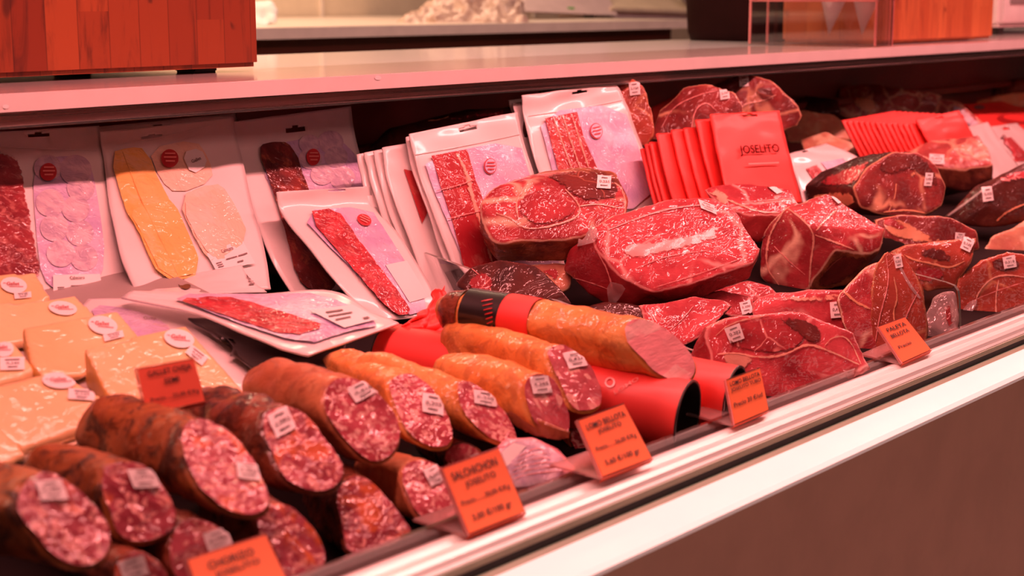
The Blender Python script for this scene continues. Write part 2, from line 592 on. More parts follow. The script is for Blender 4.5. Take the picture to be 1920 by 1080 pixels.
def chunk(name, mat, Y0, pts, cut=(), thick=.07, vox=.0038, sm=4, lump=.003, back=.80, mode='Y', groups=None, plane=None, grow=1.065):
    """irregular block of meat: (u, v, +cm) silhouette and ridge points, real thickness behind them"""
    if plane:
        P = [onS(u, v, *plane) for u, v, dd in pts]
    else:
        cu = sum(p[0] for p in pts) / len(pts)
        cv = sum(p[1] for p in pts) / len(pts)
        d0 = depth(atY(cu, cv, Y0))
        P = [atD(u, v, d0 + dd * .01) for u, v, dd in pts]
    cen = sum(P, Vector()) / len(P)
    P = [cen + (p - cen) * grow for p in P]
    B = []
    for p in P:
        q = cen + (p - cen) * back
        B.append(q + (q - CP).normalized() * thick)
    org_ = cen + (cen - CP).normalized() * thick * .5
    org_.z = min(p.z for p in P + B)
    me = remesh(hull_mesh(P + B), org_, vox, sm)
    n = len(me.vertices)
    co = np.empty(n * 3, np.float32)
    me.vertices.foreach_get('co', co)
    co = co.reshape(-1, 3)
    nr = np.empty(n * 3, np.float32)
    me.vertices.foreach_get('normal', nr)
    nr = nr.reshape(-1, 3)
    skin = np.ones(n, np.float32)
    for f in cut:
        Q = [P[i] - org_ for i in f]
        c = sum(Q, Vector()) / len(Q)
        nn = Vector()
        for i in range(len(Q)):
            nn += (Q[i] - c).cross(Q[(i + 1) % len(Q)] - c)
        nn.normalize()
        if nn.dot(c + org_ - cen - (cen - CP).normalized() * thick * .5) < 0:
            nn = -nn
        dot = nr @ np.array(nn)
        ds = np.abs((co - np.array(c)) @ np.array(nn))
        skin[(dot > .72) & (ds < .022)] = 0
    ed = np.empty(len(me.edges) * 2, np.int32)
    me.edges.foreach_get('vertices', ed)
    ed = ed.reshape(-1, 2)
    for _ in range(4):
        acc = skin.copy()
        cnt = np.ones(n, np.float32)
        np.add.at(acc, ed[:, 0], skin[ed[:, 1]])
        np.add.at(acc, ed[:, 1], skin[ed[:, 0]])
        np.add.at(cnt, ed[:, 0], 1)
        np.add.at(cnt, ed[:, 1], 1)
        skin = acc / cnt
    if lump:
        off = Vector((random.random() * 9, random.random() * 9, 0))
        for i in range(n):
            p = Vector(co[i])
            k = noise.noise(p * 22 + off) * lump + noise.noise(p * 55 + off) * lump * .45
            co[i] += nr[i] * k
        me.vertices.foreach_set('co', co.ravel())
    at = me.attributes.new('skin', 'FLOAT', 'POINT')
    at.data.foreach_set('value', skin)
    me.polygons.foreach_set('use_smooth', [True] * len(me.polygons))
    me.name = name
    return link(name, me, mat, None, org_)


# ---- draping flat marks (labels, seams, windows) onto a surface that stands in the scene
class Surf:
    def __init__(s, o, off=.0006):
        s.o = o
        s.b = bvh_of(o)
        s.off = off

    def __call__(s, u, v, extra=0.0):
        d = ray(u, v).normalized()
        p, n, i, dist = s.b.ray_cast(CP, d)
        if p is None:
            c = org(s.o)
            q = CP + d * (c - CP).length
            for k in range(6):
                p, n, i, dist = s.b.find_nearest(q)
                q = CP + d * (p - CP).dot(d)
        if n.dot(d) > 0:
            n = -n
        return p + n * (s.off + extra)


class Plane:
    def __init__(s, p, n, off=.0006):
        s.p, s.n, s.off = Vector(p), Vector(n).normalized(), off
        if s.n.dot(s.p - CP) > 0:
            s.n = -s.n

    def __call__(s, u, v, extra=0.0):
        d = ray(u, v)
        t = (s.p - CP).dot(s.n) / d.dot(s.n)
        return CP + d * t + s.n * (s.off + extra)


def smooth_poly(poly, it=2):
    for _ in range(it):
        q = []
        for i in range(len(poly)):
            a, b = Vector(poly[i]), Vector(poly[(i + 1) % len(poly)])
            q += [a * .75 + b * .25, a * .25 + b * .75]
        poly = q
    return [tuple(p) for p in poly]


def inside(p, poly):
    c = False
    j = len(poly) - 1
    for i in range(len(poly)):
        a, b = poly[i], poly[j]
        if (a[1] > p[1]) != (b[1] > p[1]) and p[0] < (b[0] - a[0]) * (p[1] - a[1]) / (b[1] - a[1]) + a[0]:
            c = not c
        j = i
    return c


def fill2d(poly, step):
    xs, ys = [p[0] for p in poly], [p[1] for p in poly]
    pl = []
    for i in range(len(poly)):
        a, b = Vector(poly[i]), Vector(poly[(i + 1) % len(poly)])
        k = max(1, int((b - a).length / step))
        pl += [a.lerp(b, j / k) for j in range(k)]
    vs = [Vector(p) for p in pl]
    n = len(vs)
    y = min(ys) + step / 2
    while y < max(ys):
        x = min(xs) + step / 2
        while x < max(xs):
            q = (x + step * .2 * math.sin(y * 3.1), y)
            if inside(q, pl):
                vs.append(Vector(q))
            x += step
        y += step
    r = delaunay_2d_cdt(vs, [], [list(range(n))], 1, .01)
    return [tuple(v) for v in r[0]], [tuple(f) for f in r[2]]


def drape(name, surf, poly, mat, parent, extra=0.0, step=9, sm=0, bulge=0.0):
    if sm:
        poly = smooth_poly(poly, sm)
    vs, fs = fill2d(poly, step)
    P = [surf(u, v, extra) for u, v in vs]
    if bulge:
        for i, (u, v) in enumerate(vs):
            k = noise.noise(Vector((u * .05, v * .05, len(vs) * .37)))
            P[i] = surf(u, v, extra + bulge * (1 + k))
    soft = mat.name in SOFT and name not in HARD
    o = mk(name, P, fs, SOFT[mat.name] if soft else mat, parent)
    if soft:
        E = []
        for u, v in vs:
            p = Vector((u, v))
            d = 1e9
            for i in range(len(poly)):
                a, b = Vector(poly[i]), Vector(poly[(i + 1) % len(poly)])
                ab = b - a
                f = max(0, min(1, (p - a).dot(ab) / max(1e-6, ab.length_squared)))
                d = min(d, (p - a - ab * f).length)
            E.append(min(1.0, d / 9))
        at = o.data.attributes.new('edge', 'FLOAT', 'POINT')
        at.data.foreach_set('value', E)
    return o


def strip(name, surf, pts, w, mat, parent, extra=.0006):
    """a narrow raised band along a pixel polyline"""
    pl = [Vector(p) for p in pts]
    w *= .85
    for _ in range(2):
        q = [pl[0]]
        for a, b in zip(pl, pl[1:]):
            q += [a * .75 + b * .25, a * .25 + b * .75]
        q.append(pl[-1])
        pl = q
    out = []
    for a, b in zip(pl, pl[1:]):
        k = max(1, int((b - a).length / 7))
        out += [a.lerp(b, j / k) for j in range(k)]
    out.append(pl[-1])
    vs, fs = [], []
    n = len(out)
    for i, p in enumerate(out):
        t = (out[min(i + 1, n - 1)] - out[max(i - 1, 0)])
        nn = Vector((-t.y, t.x)).normalized()
        f = i / (n - 1)
        ww = w * .5 * (.35 + .65 * math.sin(math.pi * min(1, max(0, .06 + f * .88)))) * (1 + .35 * noise.noise(Vector((i * .33, w, n))))
        for k, e in ((-1, -.0002), (0, .0004), (1, -.0002)):
            q = p + nn * ww * k
            vs.append(surf(q.x, q.y, extra + e))
    for i in range(n - 1):
        for k in range(2):
            a = i * 3 + k
            fs.append((a, a + 1, a + 4, a + 3))
    o = mk(name, vs, fs, SOFT.get(mat.name, mat), parent)
    at = o.data.attributes.new('edge', 'FLOAT', 'POINT')
    at.data.foreach_set('value', [0.0, .8, 0.0] * n)
    return o


_txt = {}


def text_mesh(s):
    if s not in _txt:
        cu = bpy.data.curves.new('t', 'FONT')
        cu.body = s
        cu.size = 1
        cu.resolution_u = 3
        cu.offset = .014
        o = bpy.data.objects.new('t', cu)
        COL.objects.link(o)
        dg = bpy.context.evaluated_depsgraph_get()
        me = bpy.data.meshes.new_from_object(o.evaluated_get(dg))
        vs = [(v.co.x, v.co.y) for v in me.vertices]
        fs = [tuple(p.vertices) for p in me.polygons]
        bpy.data.objects.remove(o)
        bpy.data.meshes.remove(me)
        x0, x1 = min(v[0] for v in vs), max(v[0] for v in vs)
        y0, y1 = min(v[1] for v in vs), max(v[1] for v in vs)
        _txt[s] = ([((x - x0) / (x1 - x0), (y1 - y) / (y1 - y0)) for x, y in vs], fs)
    return _txt[s]


def bil(q, s, t):
    a = Vector(q[0]).lerp(Vector(q[1]), s)
    b = Vector(q[3]).lerp(Vector(q[2]), s)
    return a.lerp(b, t)


def prints(name, surf, quad, lines, mat, parent, extra=.0006):
    """lines: (text, s0, t0, s1, t1) in the quad's own 0..1 frame; '-' draws a rule"""
    V, Fc = [], []
    for s, s0, t0, s1, t1 in lines:
        if s == '-':
            vs, fs = [(0, 0), (1, 0), (1, 1), (0, 1)], [(0, 1, 2, 3)]
        else:
            vs, fs = text_mesh(s)
        b = len(V)
        for x, y in vs:
            p = bil(quad, s0 + (s1 - s0) * x, t0 + (t1 - t0) * y)
            V.append(surf(p.x, p.y, extra))
        Fc += [tuple(i + b for i in f) for f in fs]
    return mk(name, V, Fc, mat, parent, smooth=False)


def rq(cx, cy, w, h, rot=0, sh=0):
    r = math.radians(rot)
    ax = Vector((math.cos(r), math.sin(r))) * w * .5
    r2 = math.radians(rot + 90 + sh)
    ay = Vector((math.cos(r2), math.sin(r2))) * h * .5
    c = Vector((cx, cy))
    return [tuple(c - ax - ay), tuple(c + ax - ay), tuple(c + ax + ay), tuple(c - ax + ay)]


def sticker(o, surf, cx, cy, w, h, rot=0, sh=0, txt='0,310', parent=None, extra=.001):
    q = rq(cx, cy, w, h, rot, sh)
    st = drape('price_sticker', surf, q, M['paper'], parent or o, extra, max(4, w / 5))
    prints('sticker_print', surf, q, [('-', .28, .16, .72, .23), (txt, .14, .40, .88, .62), ('-', .24, .76, .76, .83)], M['ink_grey'], st, extra + .0008)
    return st


def disc(cx, cy, rx, ry, rot=0, n=22):
    r = math.radians(rot)
    return [(cx + rx * math.cos(a) * math.cos(r) - ry * math.sin(a) * math.sin(r),
             cy + rx * math.cos(a) * math.sin(r) + ry * math.sin(a) * math.cos(r)) for a in [2 * math.pi * i / n for i in range(n)]]


# ------------------------------------------------------------------ display case and setting
X0, X1 = -1.2, 6.5
case = empty('display_case', (2.0, 1.2, 0))
tag(case, 'long refrigerated deli display case with aluminium front rail and white bumper', 'display case')
D0, DS = .868, .08                        # deck plane z = D0 + DS*(y-.8)
DZ = D0 - DS * .8


def deckz(y):
    return DZ + DS * y


prism_x('deck', [(.772, deckz(.772)), (1.74, deckz(1.74)), (1.74, .82), (.772, .82)], X0, X1, M['deck'], case)
prism_x('front_rail', [(.785, .884), (.783, .8892), (.778, .8905), (.774, .8895), (.770, .8868), (.766, .8880), (.760, .8872), (.756, .8845),
                       (.7535, .8808), (.7515, .8815), (.7495, .8800), (.7495, .872), (.785, .872)], X0, X1, M['rail'], case)
prism_x('edge_seal', [(.7500, .8795), (.7482, .8785), (.7470, .8752), (.7490, .870), (.7600, .872)], X0, X1, M['olive'], case)
prism_x('gasket', [(.760, .874), (.7480, .8748), (.7465, .8640), (.760, .860)], X0, X1, M['rubber'], case)
prism_x('trim_strip', [(.7480, .8668), (.7440, .8672), (.7400, .8642), (.7480, .860)], X0, X1, M['olive'], case)
prism_x('bumper', [(.7420, .8645), (.7380, .8644), (.7060, .8570), (.7010, .8540), (.7000, .8510), (.742, .846)], X0, X1, M['bumper'], case)
prism_x('front_panel', [(.742, .850), (.704, .850), (.706, .05), (.742, .05)], X0, X1, M['panel'], case)
prism_x('back_panel', [(1.735, .80), (1.735, 1.18), (1.76, 1.18), (1.76, .80)], X0, X1, M['back'], case)
prism_x('back_ledge', [(1.70, 1.075), (1.735, 1.075), (1.735, 1.062), (1.70, 1.062)], X0, X1, M['back'], case)
prism_x('case_base', [(.742, .05), (1.76, .05), (1.76, .82), (.742, .82)], X0, X1, M['cab'], case)

prism_x('unseen_light_blocker', [(.765, 1.80), (.76, 1.82), (1.33, 1.84), (1.33, 1.79), (1.08, 1.765), (.92, 1.765)], X0, X1, M['channel'], case)  # added above the view, shades the deck from the ceiling lamp
gl = prism_x('front_glass', [(.788, .880), (.788, .8985), (.793, .8985), (.793, .880)], X0, X1, M['glass_lip'])
tag(gl, 'low clear glass strip standing behind the aluminium front rail', 'glass strip')

wt = empty('worktop', (2.0, 1.8, 1.201))
tag(wt, 'long pale laminate worktop running above the display case', 'worktop')
prism_x('slab', [(1.452, 1.2005), (1.455, 1.2012), (2.09, 1.2012), (2.09, 1.182), (1.452, 1.182)], X0, X1, M['worktop'], wt)
prism_x('lamp_channel', [(1.4565, 1.182), (1.4575, 1.1665), (1.52, 1.1645), (1.52, 1.182)], X0, X1, M['channel'], wt)
prism_x('channel_lip', [(1.4545, 1.167), (1.458, 1.1675), (1.464, 1.1635), (1.4545, 1.165)], X0, X1, M['lip'], wt)
box('rear_cabinet', (X0, 1.80, .05), (X1, 2.05, 1.18), M['cab'], wt)
wsurf = lambda u, v, e=0.0: atY(u, v, 1.4516 - e)
for (u, v) in ((709, 146), (11, 200)):
    drape('screw_cap', wsurf, disc(u, v, 6, 4), M['paper'], wt, .0004, 4)

fl = box('floor', (-4, -3, -.02), (9, 6, 0), M['floor'], None, 0)
struct(fl)
wl = box('wall_back', (-4, 4.45, 0), (9, 4.6, 3.2), M['wall'], None, 0)
struct(wl)
for k, uu in enumerate((602, 180, 1000)):
    x = atY(uu, 20, 4.45).x
    struct(box('trim_%d' % (k + 1), (x - .006, 4.440, 0), (x + .006, 4.452, 3.2), M['counter'], None, 0))

bc = empty('back_counter', (1.8, 3.4, 0))
tag(bc, 'pale back counter with dark cabinet below, behind the worktop', 'counter')
xe = atY(1312, 55, 2.9).x
prism_x('counter_top', [(2.90, 1.2265), (4.435, 1.2265), (4.435, 1.199), (2.90, 1.199)], X0, xe, M['counter'], bc)
box('cabinet', (X0, 2.98, .02), (xe - .05, 4.43, 1.199), M['cab'], bc, 0)

# acrylic / glass dividers inside the case
for k, (X, px, lab) in enumerate(((1.47, [(752, 612), (752, 492), (755, 481), (762, 474), (774, 470), (790, 471), (940, 525), (1090, 580), (1200, 620), (1300, 657), (1338, 677), (1352, 692), (1356, 706)],
                                   'clear glass divider with sloping top beside the big orange loin'),
                                  (1.86, [(1706, 600), (1702, 520), (1704, 510), (1715, 513), (1775, 529), (1790, 535), (1797, 545), (1799, 560), (1801, 626)],
                                   'clear glass divider between the right hand ham pieces'))):
    P = [onX(u, v, X) for u, v in px]
    P = P + [Vector((X, P[-1].y + .001, deckz(P[-1].y) + .002)), Vector((X, P[0].y, deckz(P[0].y) + .002))]
    n = len(P)
    vs = [p + Vector((-.003, 0, 0)) for p in P] + [p + Vector((.003, 0, 0)) for p in P]
    o = mk('glass_divider', vs, [tuple(range(n)), tuple(range(n, 2 * n))[::-1]] , M['glass'], None, False)
    tag(o, lab, 'divider', 'glass dividers in the case')
    mk('polished_edge', vs, [(i, (i + 1) % n, n + (i + 1) % n, n + i) for i in range(n - 3)], M['glass_edge'], o, False)

# sloped tray for cheese and the packs on the left
TB = .21
TZ = .935 - TB * 1.09


def trayz(y):
    return TZ + TB * y


xt = 1.08
tr = empty('sloped_tray', (.6, 1.25, .9))
tag(tr, 'grey sloped plastic tray under the cheese wedges', 'tray')
prism_x('tray_top', [(1.085, trayz(1.085)), (1.66, trayz(1.66)), (1.66, trayz(1.66) - .006), (1.085, trayz(1.085) - .006)], X0, xt, M['tray'], tr)
prism_x('tray_front', [(1.080, trayz(1.08) + .003), (1.087, trayz(1.08) + .003), (1.087, deckz(1.08) - .001), (1.080, deckz(1.08) - .001)], X0, xt, M['tray'], tr)
prism_x('tray_lip', [(1.076, trayz(1.08) + .005), (1.09, trayz(1.08) + .005), (1.09, trayz(1.08) + .001), (1.076, trayz(1.08) + .001)], X0, xt, M['cream'], tr)

# ------------------------------------------------------------------ things on the worktop and behind
ZW = 1.2012


def block(name, x0, x1, y0, y1, z0, z1, mat, lab):
    o = box(name, (x0, y0, z0), (x1, y1, z1), mat, None, .006)
    tag(o, lab, 'chopping block')
    for fx in (x0 + .06, x1 - .06):
        for fy in (y0 + .06, y1 - .06):
            box('foot', (fx - .02, fy - .02, ZW), (fx + .02, fy + .02, z0 + .002), M['black'], o, .002)
    return o


block('butcher_block', atY(486, 60, 1.62).x - 1.15, atY(486, 60, 1.62).x, 1.62, 2.02, ZW + .007, ZW + .30, M['wood'], 'large dark red butcher block of upright staves at the left end of the worktop')
q = onZ(1640, 84, ZW)
block('butcher_block', 3.03, 3.60, 1.525, 1.76, ZW + .003, ZW + .26, M['wood2'], 'smaller honey coloured butcher block behind the acrylic cone stand')

# dark rounded bin
bx = onZ(1316, 73, ZW)
pts = []
n = 40
Rr = .185
cx, cy = 3.235, 1.93
vs, fs = [], []
prof = [(0.0, .93), (.02, .97), (.10, 1.0), (.22, .98), (.30, .94), (.33, .90)]
for h, s in prof:
    for i in range(n):
        a = 2 * math.pi * i / n
        ca, sa = math.cos(a), math.sin(a)
        k = (abs(ca) ** 3.2 + abs(sa) ** 3.2) ** (-1 / 3.2)
        vs.append((cx + Rr * s * k * ca, cy + Rr * .78 * s * k * sa, ZW + h))
for j in range(len(prof) - 1):
    for i in range(n):
        fs.append((j * n + i, j * n + (i + 1) % n, (j + 1) * n + (i + 1) % n, (j + 1) * n + i))
fs += [tuple(range(n))[::-1], tuple(range((len(prof) - 1) * n, len(prof) * n))]
tag(mk('bin', vs, fs, M['dark_box']), 'very dark brown rounded bin behind the acrylic cone stand', 'bin')

# acrylic stand with two paper cones
ast = empty('cone_stand', tuple(onZ(1530, 80, ZW)))
tag(ast, 'clear acrylic stand holding two white paper cones', 'stand')
A = onZ(1405, 82.5, ZW + .002)
B = onZ(1640, 87, ZW + .002)
Cc = onZ(1692, 85, ZW + .002)
e1 = (B - A)
e2 = (Cc - B)
e1.z = e2.z = 0
H = .125


def slab(name, o, a, b, c, mat, parent):
    vs = [o, o + a, o + a + b, o + b]
    vs = vs + [v + c for v in vs]
    return mk(name, vs, [(0, 1, 2, 3), (4, 7, 6, 5), (0, 4, 5, 1), (1, 5, 6, 2), (2, 6, 7, 3), (3, 7, 4, 0)], mat, parent, False)


up = Vector((0, 0, 1))
n1 = e1.normalized()
n2 = e2.normalized()
e2b = n2 * .06
slab('base_plate', A, e1, e2b, up * .004, M['acrylic'], ast)
slab('side_panel', A + e2b, e1, n2 * .004, up * H, M['acrylic'], ast)
slab('side_panel', A, e1, n2 * .004, up * H, M['acrylic'], ast)
slab('end_panel', B, n1 * .004, e2b, up * H, M['acrylic'], ast)
zs = atY(1560, 3, A.lerp(B, .7).y).z
slab('shelf', A + up * (zs - A.z), e1, e2b * 1.25, up * .004, M['acrylic'], ast)
for pt in (A, B, A + e2b, B + e2b):
    slab('edge_post', pt - n1 * .002, n1 * .003, n2 * .003, up * H, M['fold'], ast)
slab('shelf_edge', A + up * (zs - A.z) , e1, n2 * .003, up * .004, M['fold'], ast)
for k, (u0, u1, ut, vt) in enumerate(((1546, 1582, 1554, 66), (1607, 1643, 1616, 65))):
    Yc = (1.57, 1.505)[k]
    tip = atY(ut, vt, Yc)
    c0 = atY((u0 + u1) / 2, 0, Yc)
    rad = (atY(u1, 0, Yc) - atY(u0, 0, Yc)).length * .5 * .62
    ax = (c0 - tip)
    top = tip + ax * 1.9
    vs, fs = [tip], []
    for i in range(24):
        a = 2 * math.pi * i / 24
        vs.append(top + Vector((math.cos(a), math.sin(a), .25 * math.cos(a))) * rad * 1.9)
    fs = [(0, 1 + i, 1 + (i + 1) % 24) for i in range(24)]
    o = mk('paper_cone', vs, fs, M['paper'], None, True)
    tag(o, ('left' if k == 0 else 'right') + ' of two white paper cones hanging in the acrylic stand', 'paper cone', 'paper cones in the acrylic stand')

# back counter things
ZC = 1.2265


def hullthing(name, pts, mat, parent=None, bev=.004, smooth=True):
    bm = hull_mesh(pts)
    bmesh.ops.dissolve_limit(bm, angle_limit=.02, verts=bm.verts, edges=bm.edges)
    if bev:
        bmesh.ops.bevel(bm, geom=list(bm.edges), offset=bev, segments=2, affect='EDGES')
    bm.verts.index_update()
    vs = [v.co.copy() for v in bm.verts]
    fs = [[v.index for v in f.verts] for f in bm.faces]
    bm.free()
    return mk(name, vs, fs, mat, parent, False)


def frus(uL, uR, vT, vB, Y, dy, tilt=0.0):
    a, b, c, d = atY(uL, vB, Y), atY(uR, vB, Y), atY(uR, vT, Y + tilt), atY(uL, vT, Y + tilt)
    return [a, b, c, d] + [p + Vector((0, dy, 0)) for p in (a, b, c, d)]


sc = empty('weighing_scale', tuple(atY(1150, 36, 3.35)))
tag(sc, 'pale counter scale with dark display standing on the back counter', 'scale')
P = [atY(980, 22, 3.30), atY(1160, 30, 3.30), atY(1130, -30, 3.45), atY(985, -30, 3.45)]
hullthing('display_housing', P + [p + Vector((.05, .18, 0)) for p in P], M['device'], sc)
hullthing('weighing_plate', [atY(1145, 14, 3.32), atY(1310, 20, 3.32), atY(1300, -14, 3.6), atY(1130, -20, 3.6)] + [p - up * .016 for p in (atY(1145, 14, 3.32), atY(1310, 20, 3.32), atY(1300, -14, 3.6), atY(1130, -20, 3.6))], M['cream'], sc)
hullthing('scale_body', frus(1150, 1306, 22, 36, 3.34, .25), M['device'], sc)
pl = Plane(P[0], (P[1] - P[0]).cross(P[3] - P[0]))
drape('display_screen', pl, [(1016, -4), (1074, -2), (1074, 19), (1017, 17)], M['ink_grey'], sc, .001, 20)
drape('key_pad', pl, [(1062, 3), (1076, 3), (1076, 19), (1064, 18)], M['green'], sc, .0025, 20)
drape('keys', Plane(atY(1240, 0, 3.45), (0, -.35, 1)), [(1262, -2), (1296, 6), (1308, 20), (1278, 20)], M['ink_grey'], sc, .03, 20)
for u in (1105, 1225, 1290):
    c = atY(u, 44, 3.37)
    box('foot', (c.x - .015, c.y - .015, ZC), (c.x + .015, c.y + .015, ZC + .03), M['black'], sc, .002)

o = chunk('plastic_bag', M['bag'], 3.05, [(748, 45, 6), (790, 14, 8), (850, -14, 9), (960, -12, 8), (988, 30, 4), (980, 46, 1), (900, 50, -1), (820, 50, 0)], thick=.14, vox=.007, sm=3, lump=.022)
tag(o, 'crumpled translucent plastic bag lying on the back counter', 'plastic bag')
o = chunk('paper_roll', M['paper'], 3.2, [(470, 44, 3), (474, 8, 5), (505, 2, 5), (520, 20, 3), (516, 42, 1), (490, 50, 0)], thick=.07, vox=.006, sm=3, lump=.012)
tag(o, 'crumpled white paper towel on the back counter beside the dark block', 'paper towel')
sc2 = empty('cash_scale', tuple(onZ(1900, 66, ZW)))
tag(sc2, 'greyish pink scale at the far right end of the worktop', 'scale')
a = onZ(1862, 66, ZW)
box('housing', (a.x, a.y - .02, ZW + .02), (a.x + .5, a.y + .3, ZW + .2), M['device'], sc2, .012)
box('foot', (a.x + .03, a.y, ZW), (a.x + .07, a.y + .04, ZW + .024), M['black'], sc2, .003)
box('foot', (a.x + .40, a.y, ZW), (a.x + .44, a.y + .04, ZW + .024), M['black'], sc2, .003)
box('screen', (a.x + .05, a.y - .024, ZW + .08), (a.x + .3, a.y - .019, ZW + .16), M['ink_grey'], sc2, .001)


# ------------------------------------------------------------------ vacuum packs
def sheet(name, rows, mat, parent=None, hole=None, nu=26, nv=34, th=.0022, wob=.0016, plane=None, seed=0):
    """rows: (uL, vL, YL, uR, vR, YR) from top to bottom; bent card of real thickness, hole = (s0,s1,t0,t1)"""
    R = []
    for r in rows:
        if plane:
            e = r[4] if len(r) > 4 else 0.0
            R.append((onS(r[0], r[1], plane[0] + e, plane[1]), onS(r[2], r[3], plane[0] + e, plane[1])))
        else:
            R.append((atY(r[0], r[1], r[2]), atY(r[3], r[4], r[5])))

    def cat(k, f, side):
        g = lambda i: R[max(0, min(len(R) - 1, i))][side]
        p0, p1, p2, p3 = g(k - 1), g(k), g(k + 1), g(k + 2)
        return .5 * ((2 * p1) + (p2 - p0) * f + (2 * p0 - 5 * p1 + 4 * p2 - p3) * f * f + (3 * p1 - p0 - 3 * p2 + p3) * f ** 3)

    S = [i / nu for i in range(nu + 1)]
    T = [j / nv for j in range(nv + 1)]
    if hole:
        s0, s1, t0, t1 = hole
        sm_ = (s0 + s1) / 2
        bw = (s1 - s0) * .16
        S = sorted(set(S + [s0, s1, sm_ - bw, sm_ + bw]))
        tb = t0 - (t1 - t0) * .5
        T = sorted(set(T + [tb, t0, t1]))
    V = []
    G = {}
    for j, t in enumerate(T):
        x = t * (len(R) - 1)
        k = min(int(x), len(R) - 2)
        a, b = cat(k, x - k, 0), cat(k, x - k, 1)
        for i, s in enumerate(S):
            G[i, j] = len(V)
            p = a.lerp(b, s)
            w = wob * noise.noise(Vector((s * 4 + seed * 3.1, t * 6, seed * 1.7)))
            V.append(p + Vector((0, -1, .4)) * w)
    F = []
    for j in range(len(T) - 1):
        for i in range(len(S) - 1):
            if hole:
                cs, ct = (S[i] + S[i + 1]) / 2, (T[j] + T[j + 1]) / 2
                if s0 < cs < s1 and t0 < ct < t1:
                    continue
                if abs(cs - sm_) < bw and tb < ct < t0:
                    continue
            F.append((G[i, j], G[i + 1, j], G[i + 1, j + 1], G[i, j + 1]))
    bm = bmesh.new()
    bv = [bm.verts.new(v) for v in V]
    for f in F:
        bm.faces.new([bv[i] for i in f])
    bmesh.ops.delete(bm, geom=[v for v in bm.verts if not v.link_faces], context='VERTS')
    bm.normal_update()
    fs = list(bm.faces)
    r = bmesh.ops.solidify(bm, geom=fs, thickness=th)
    bm.verts.index_update()
    vs = [v.co.copy() for v in bm.verts]
    ff = [[v.index for v in f.verts] for f in bm.faces]
    bm.free()
    return mk(name, vs, ff, mat, parent)


def logo(o, sf, cx, cy, rx, ry, rot=0, red=True):
    l = drape('round_logo', sf, disc(cx, cy, rx, ry, rot), M['logo_red'], o, .004, 5)
    q = rq(cx, cy, rx * 1.5, ry * 1.4, rot)
    if not red:
        drape('logo_ground', sf, disc(cx, cy, rx * .86, ry * .88, rot), M['lilac'], l, .0048, 5)
    prints('logo_lines', sf, q, [('-', .1, .16, .9, .27), ('-', .02, .44, .98, .56), ('-', .15, .74, .85, .86)], M['env_ink'] if red else M['logo_red'], l, .0058)


def seal(o, sf, pts, w=3):
    strip('heat_seal', sf, pts, w, M['white'], o, .0006)


def weight_label(o, sf, q):
    l = drape('weight_label', sf, q, M['paper'], o, .0036, 10)
    prints('label_print', sf, q, [('Cabecero', .35, .10, .66, .26), ('-', .36, .55, .64, .60), ('-', .68, .55, .93, .60), ('-', .58, .78, .74, .84), ('-', .08, .62, .22, .66), ('-', .08, .72, .22, .76), ('-', .08, .82, .22, .86)], M['ink_grey'], l, .0046)


PG = 'white vacuum packs standing at the back'
# P0 behind
o = sheet('vacuum_pack', [(150, 243, 1.61, 440, 214, 1.61), (190, 420, 1.52, 470, 400, 1.53), (200, 540, 1.47, 480, 530, 1.47)], M['white'], seed=9, hole=(.38, .56, .05, .085))
tag(o, 'plain white pack mostly hidden behind the yellow cheese slice pack', 'vacuum pack', PG)
# P1
o = sheet('vacuum_pack', [(-70, 254, 1.58, 184, 238, 1.58), (-66, 330, 1.53, 196, 320, 1.53), (-56, 430, 1.465, 214, 430, 1.46), (-40, 566, 1.395, 243, 557, 1.395)], M['white'], hole=(.455, .615, .045, .085), seed=1)
tag(o, 'white vacuum pack of wine red sausage slices at the far left', 'vacuum pack', PG)
sf = Surf(o)
seal(o, sf, [(-40, 276), (60, 278), (180, 284)])
drape('film_window', sf, [(60, 300), (150, 292), (176, 320), (205, 548), (80, 556), (64, 420)], M['lilac'], o, .001, 12, 2, .0003)
drape('sausage_slices', sf, [(-60, 300), (10, 288), (36, 300), (46, 360), (60, 430), (82, 556), (-50, 562)], M['sl_wine'], o, .002, 10, 2, .002)
for (cx, cy, r) in ((88, 318, 26), (140, 322, 30), (150, 356, 26), (92, 384, 27), (140, 395, 26), (100, 430, 27), (148, 440, 26), (112, 478, 27), (156, 486, 26)):
    drape('slice_outline', sf, disc(cx, cy, r, r * .95), M['clear_film'], o, .0020 + .0002 * (cx % 3), 9)
logo(o, sf, 88, 328, 16, 17)
weight_label(o, sf, [(96, 520), (184, 518), (190, 556), (97, 559)])
# P2
o = sheet('vacuum_pack', [(186, 250, 1.56, 436, 222, 1.56), (196, 310, 1.53, 442, 262, 1.54), (206, 400, 1.465, 462, 350, 1.49), (226, 480, 1.41, 492, 460, 1.42), (252, 548, 1.37, 505, 545, 1.37)], M['white'], seed=2, hole=(.28, .44, .10, .125), wob=.004)
tag(o, 'white vacuum pack of yellow and pale cheese slices with red round logo', 'vacuum pack', PG)
sf = Surf(o)
seal(o, sf, [(215, 275), (270, 262), (340, 250), (400, 234)])
seal(o, sf, [(310, 268), (345, 262), (372, 252)])
drape('cheese_slices', sf, [(204, 290), (240, 280), (272, 282), (310, 375), (326, 390), (384, 518), (300, 536), (254, 430), (232, 400)], M['sl_cheese'], o, .0016, 10, 1, .0015)
drape('front_slices', sf, [(238, 402), (276, 388), (316, 380), (334, 402), (380, 514), (304, 530), (262, 440)], M['sl_cheese'], o, .0032, 9, 1, .0006)
drape('front_slices', sf, [(336, 388), (372, 372), (412, 352), (436, 388), (466, 452), (404, 492), (376, 468)], M['sl_pale'], o, .0032, 9, 1, .0006)
strip('slice_edge', sf, [(228, 290), (262, 380), (330, 520)], 3, M['cheese_rind'], o, .004)
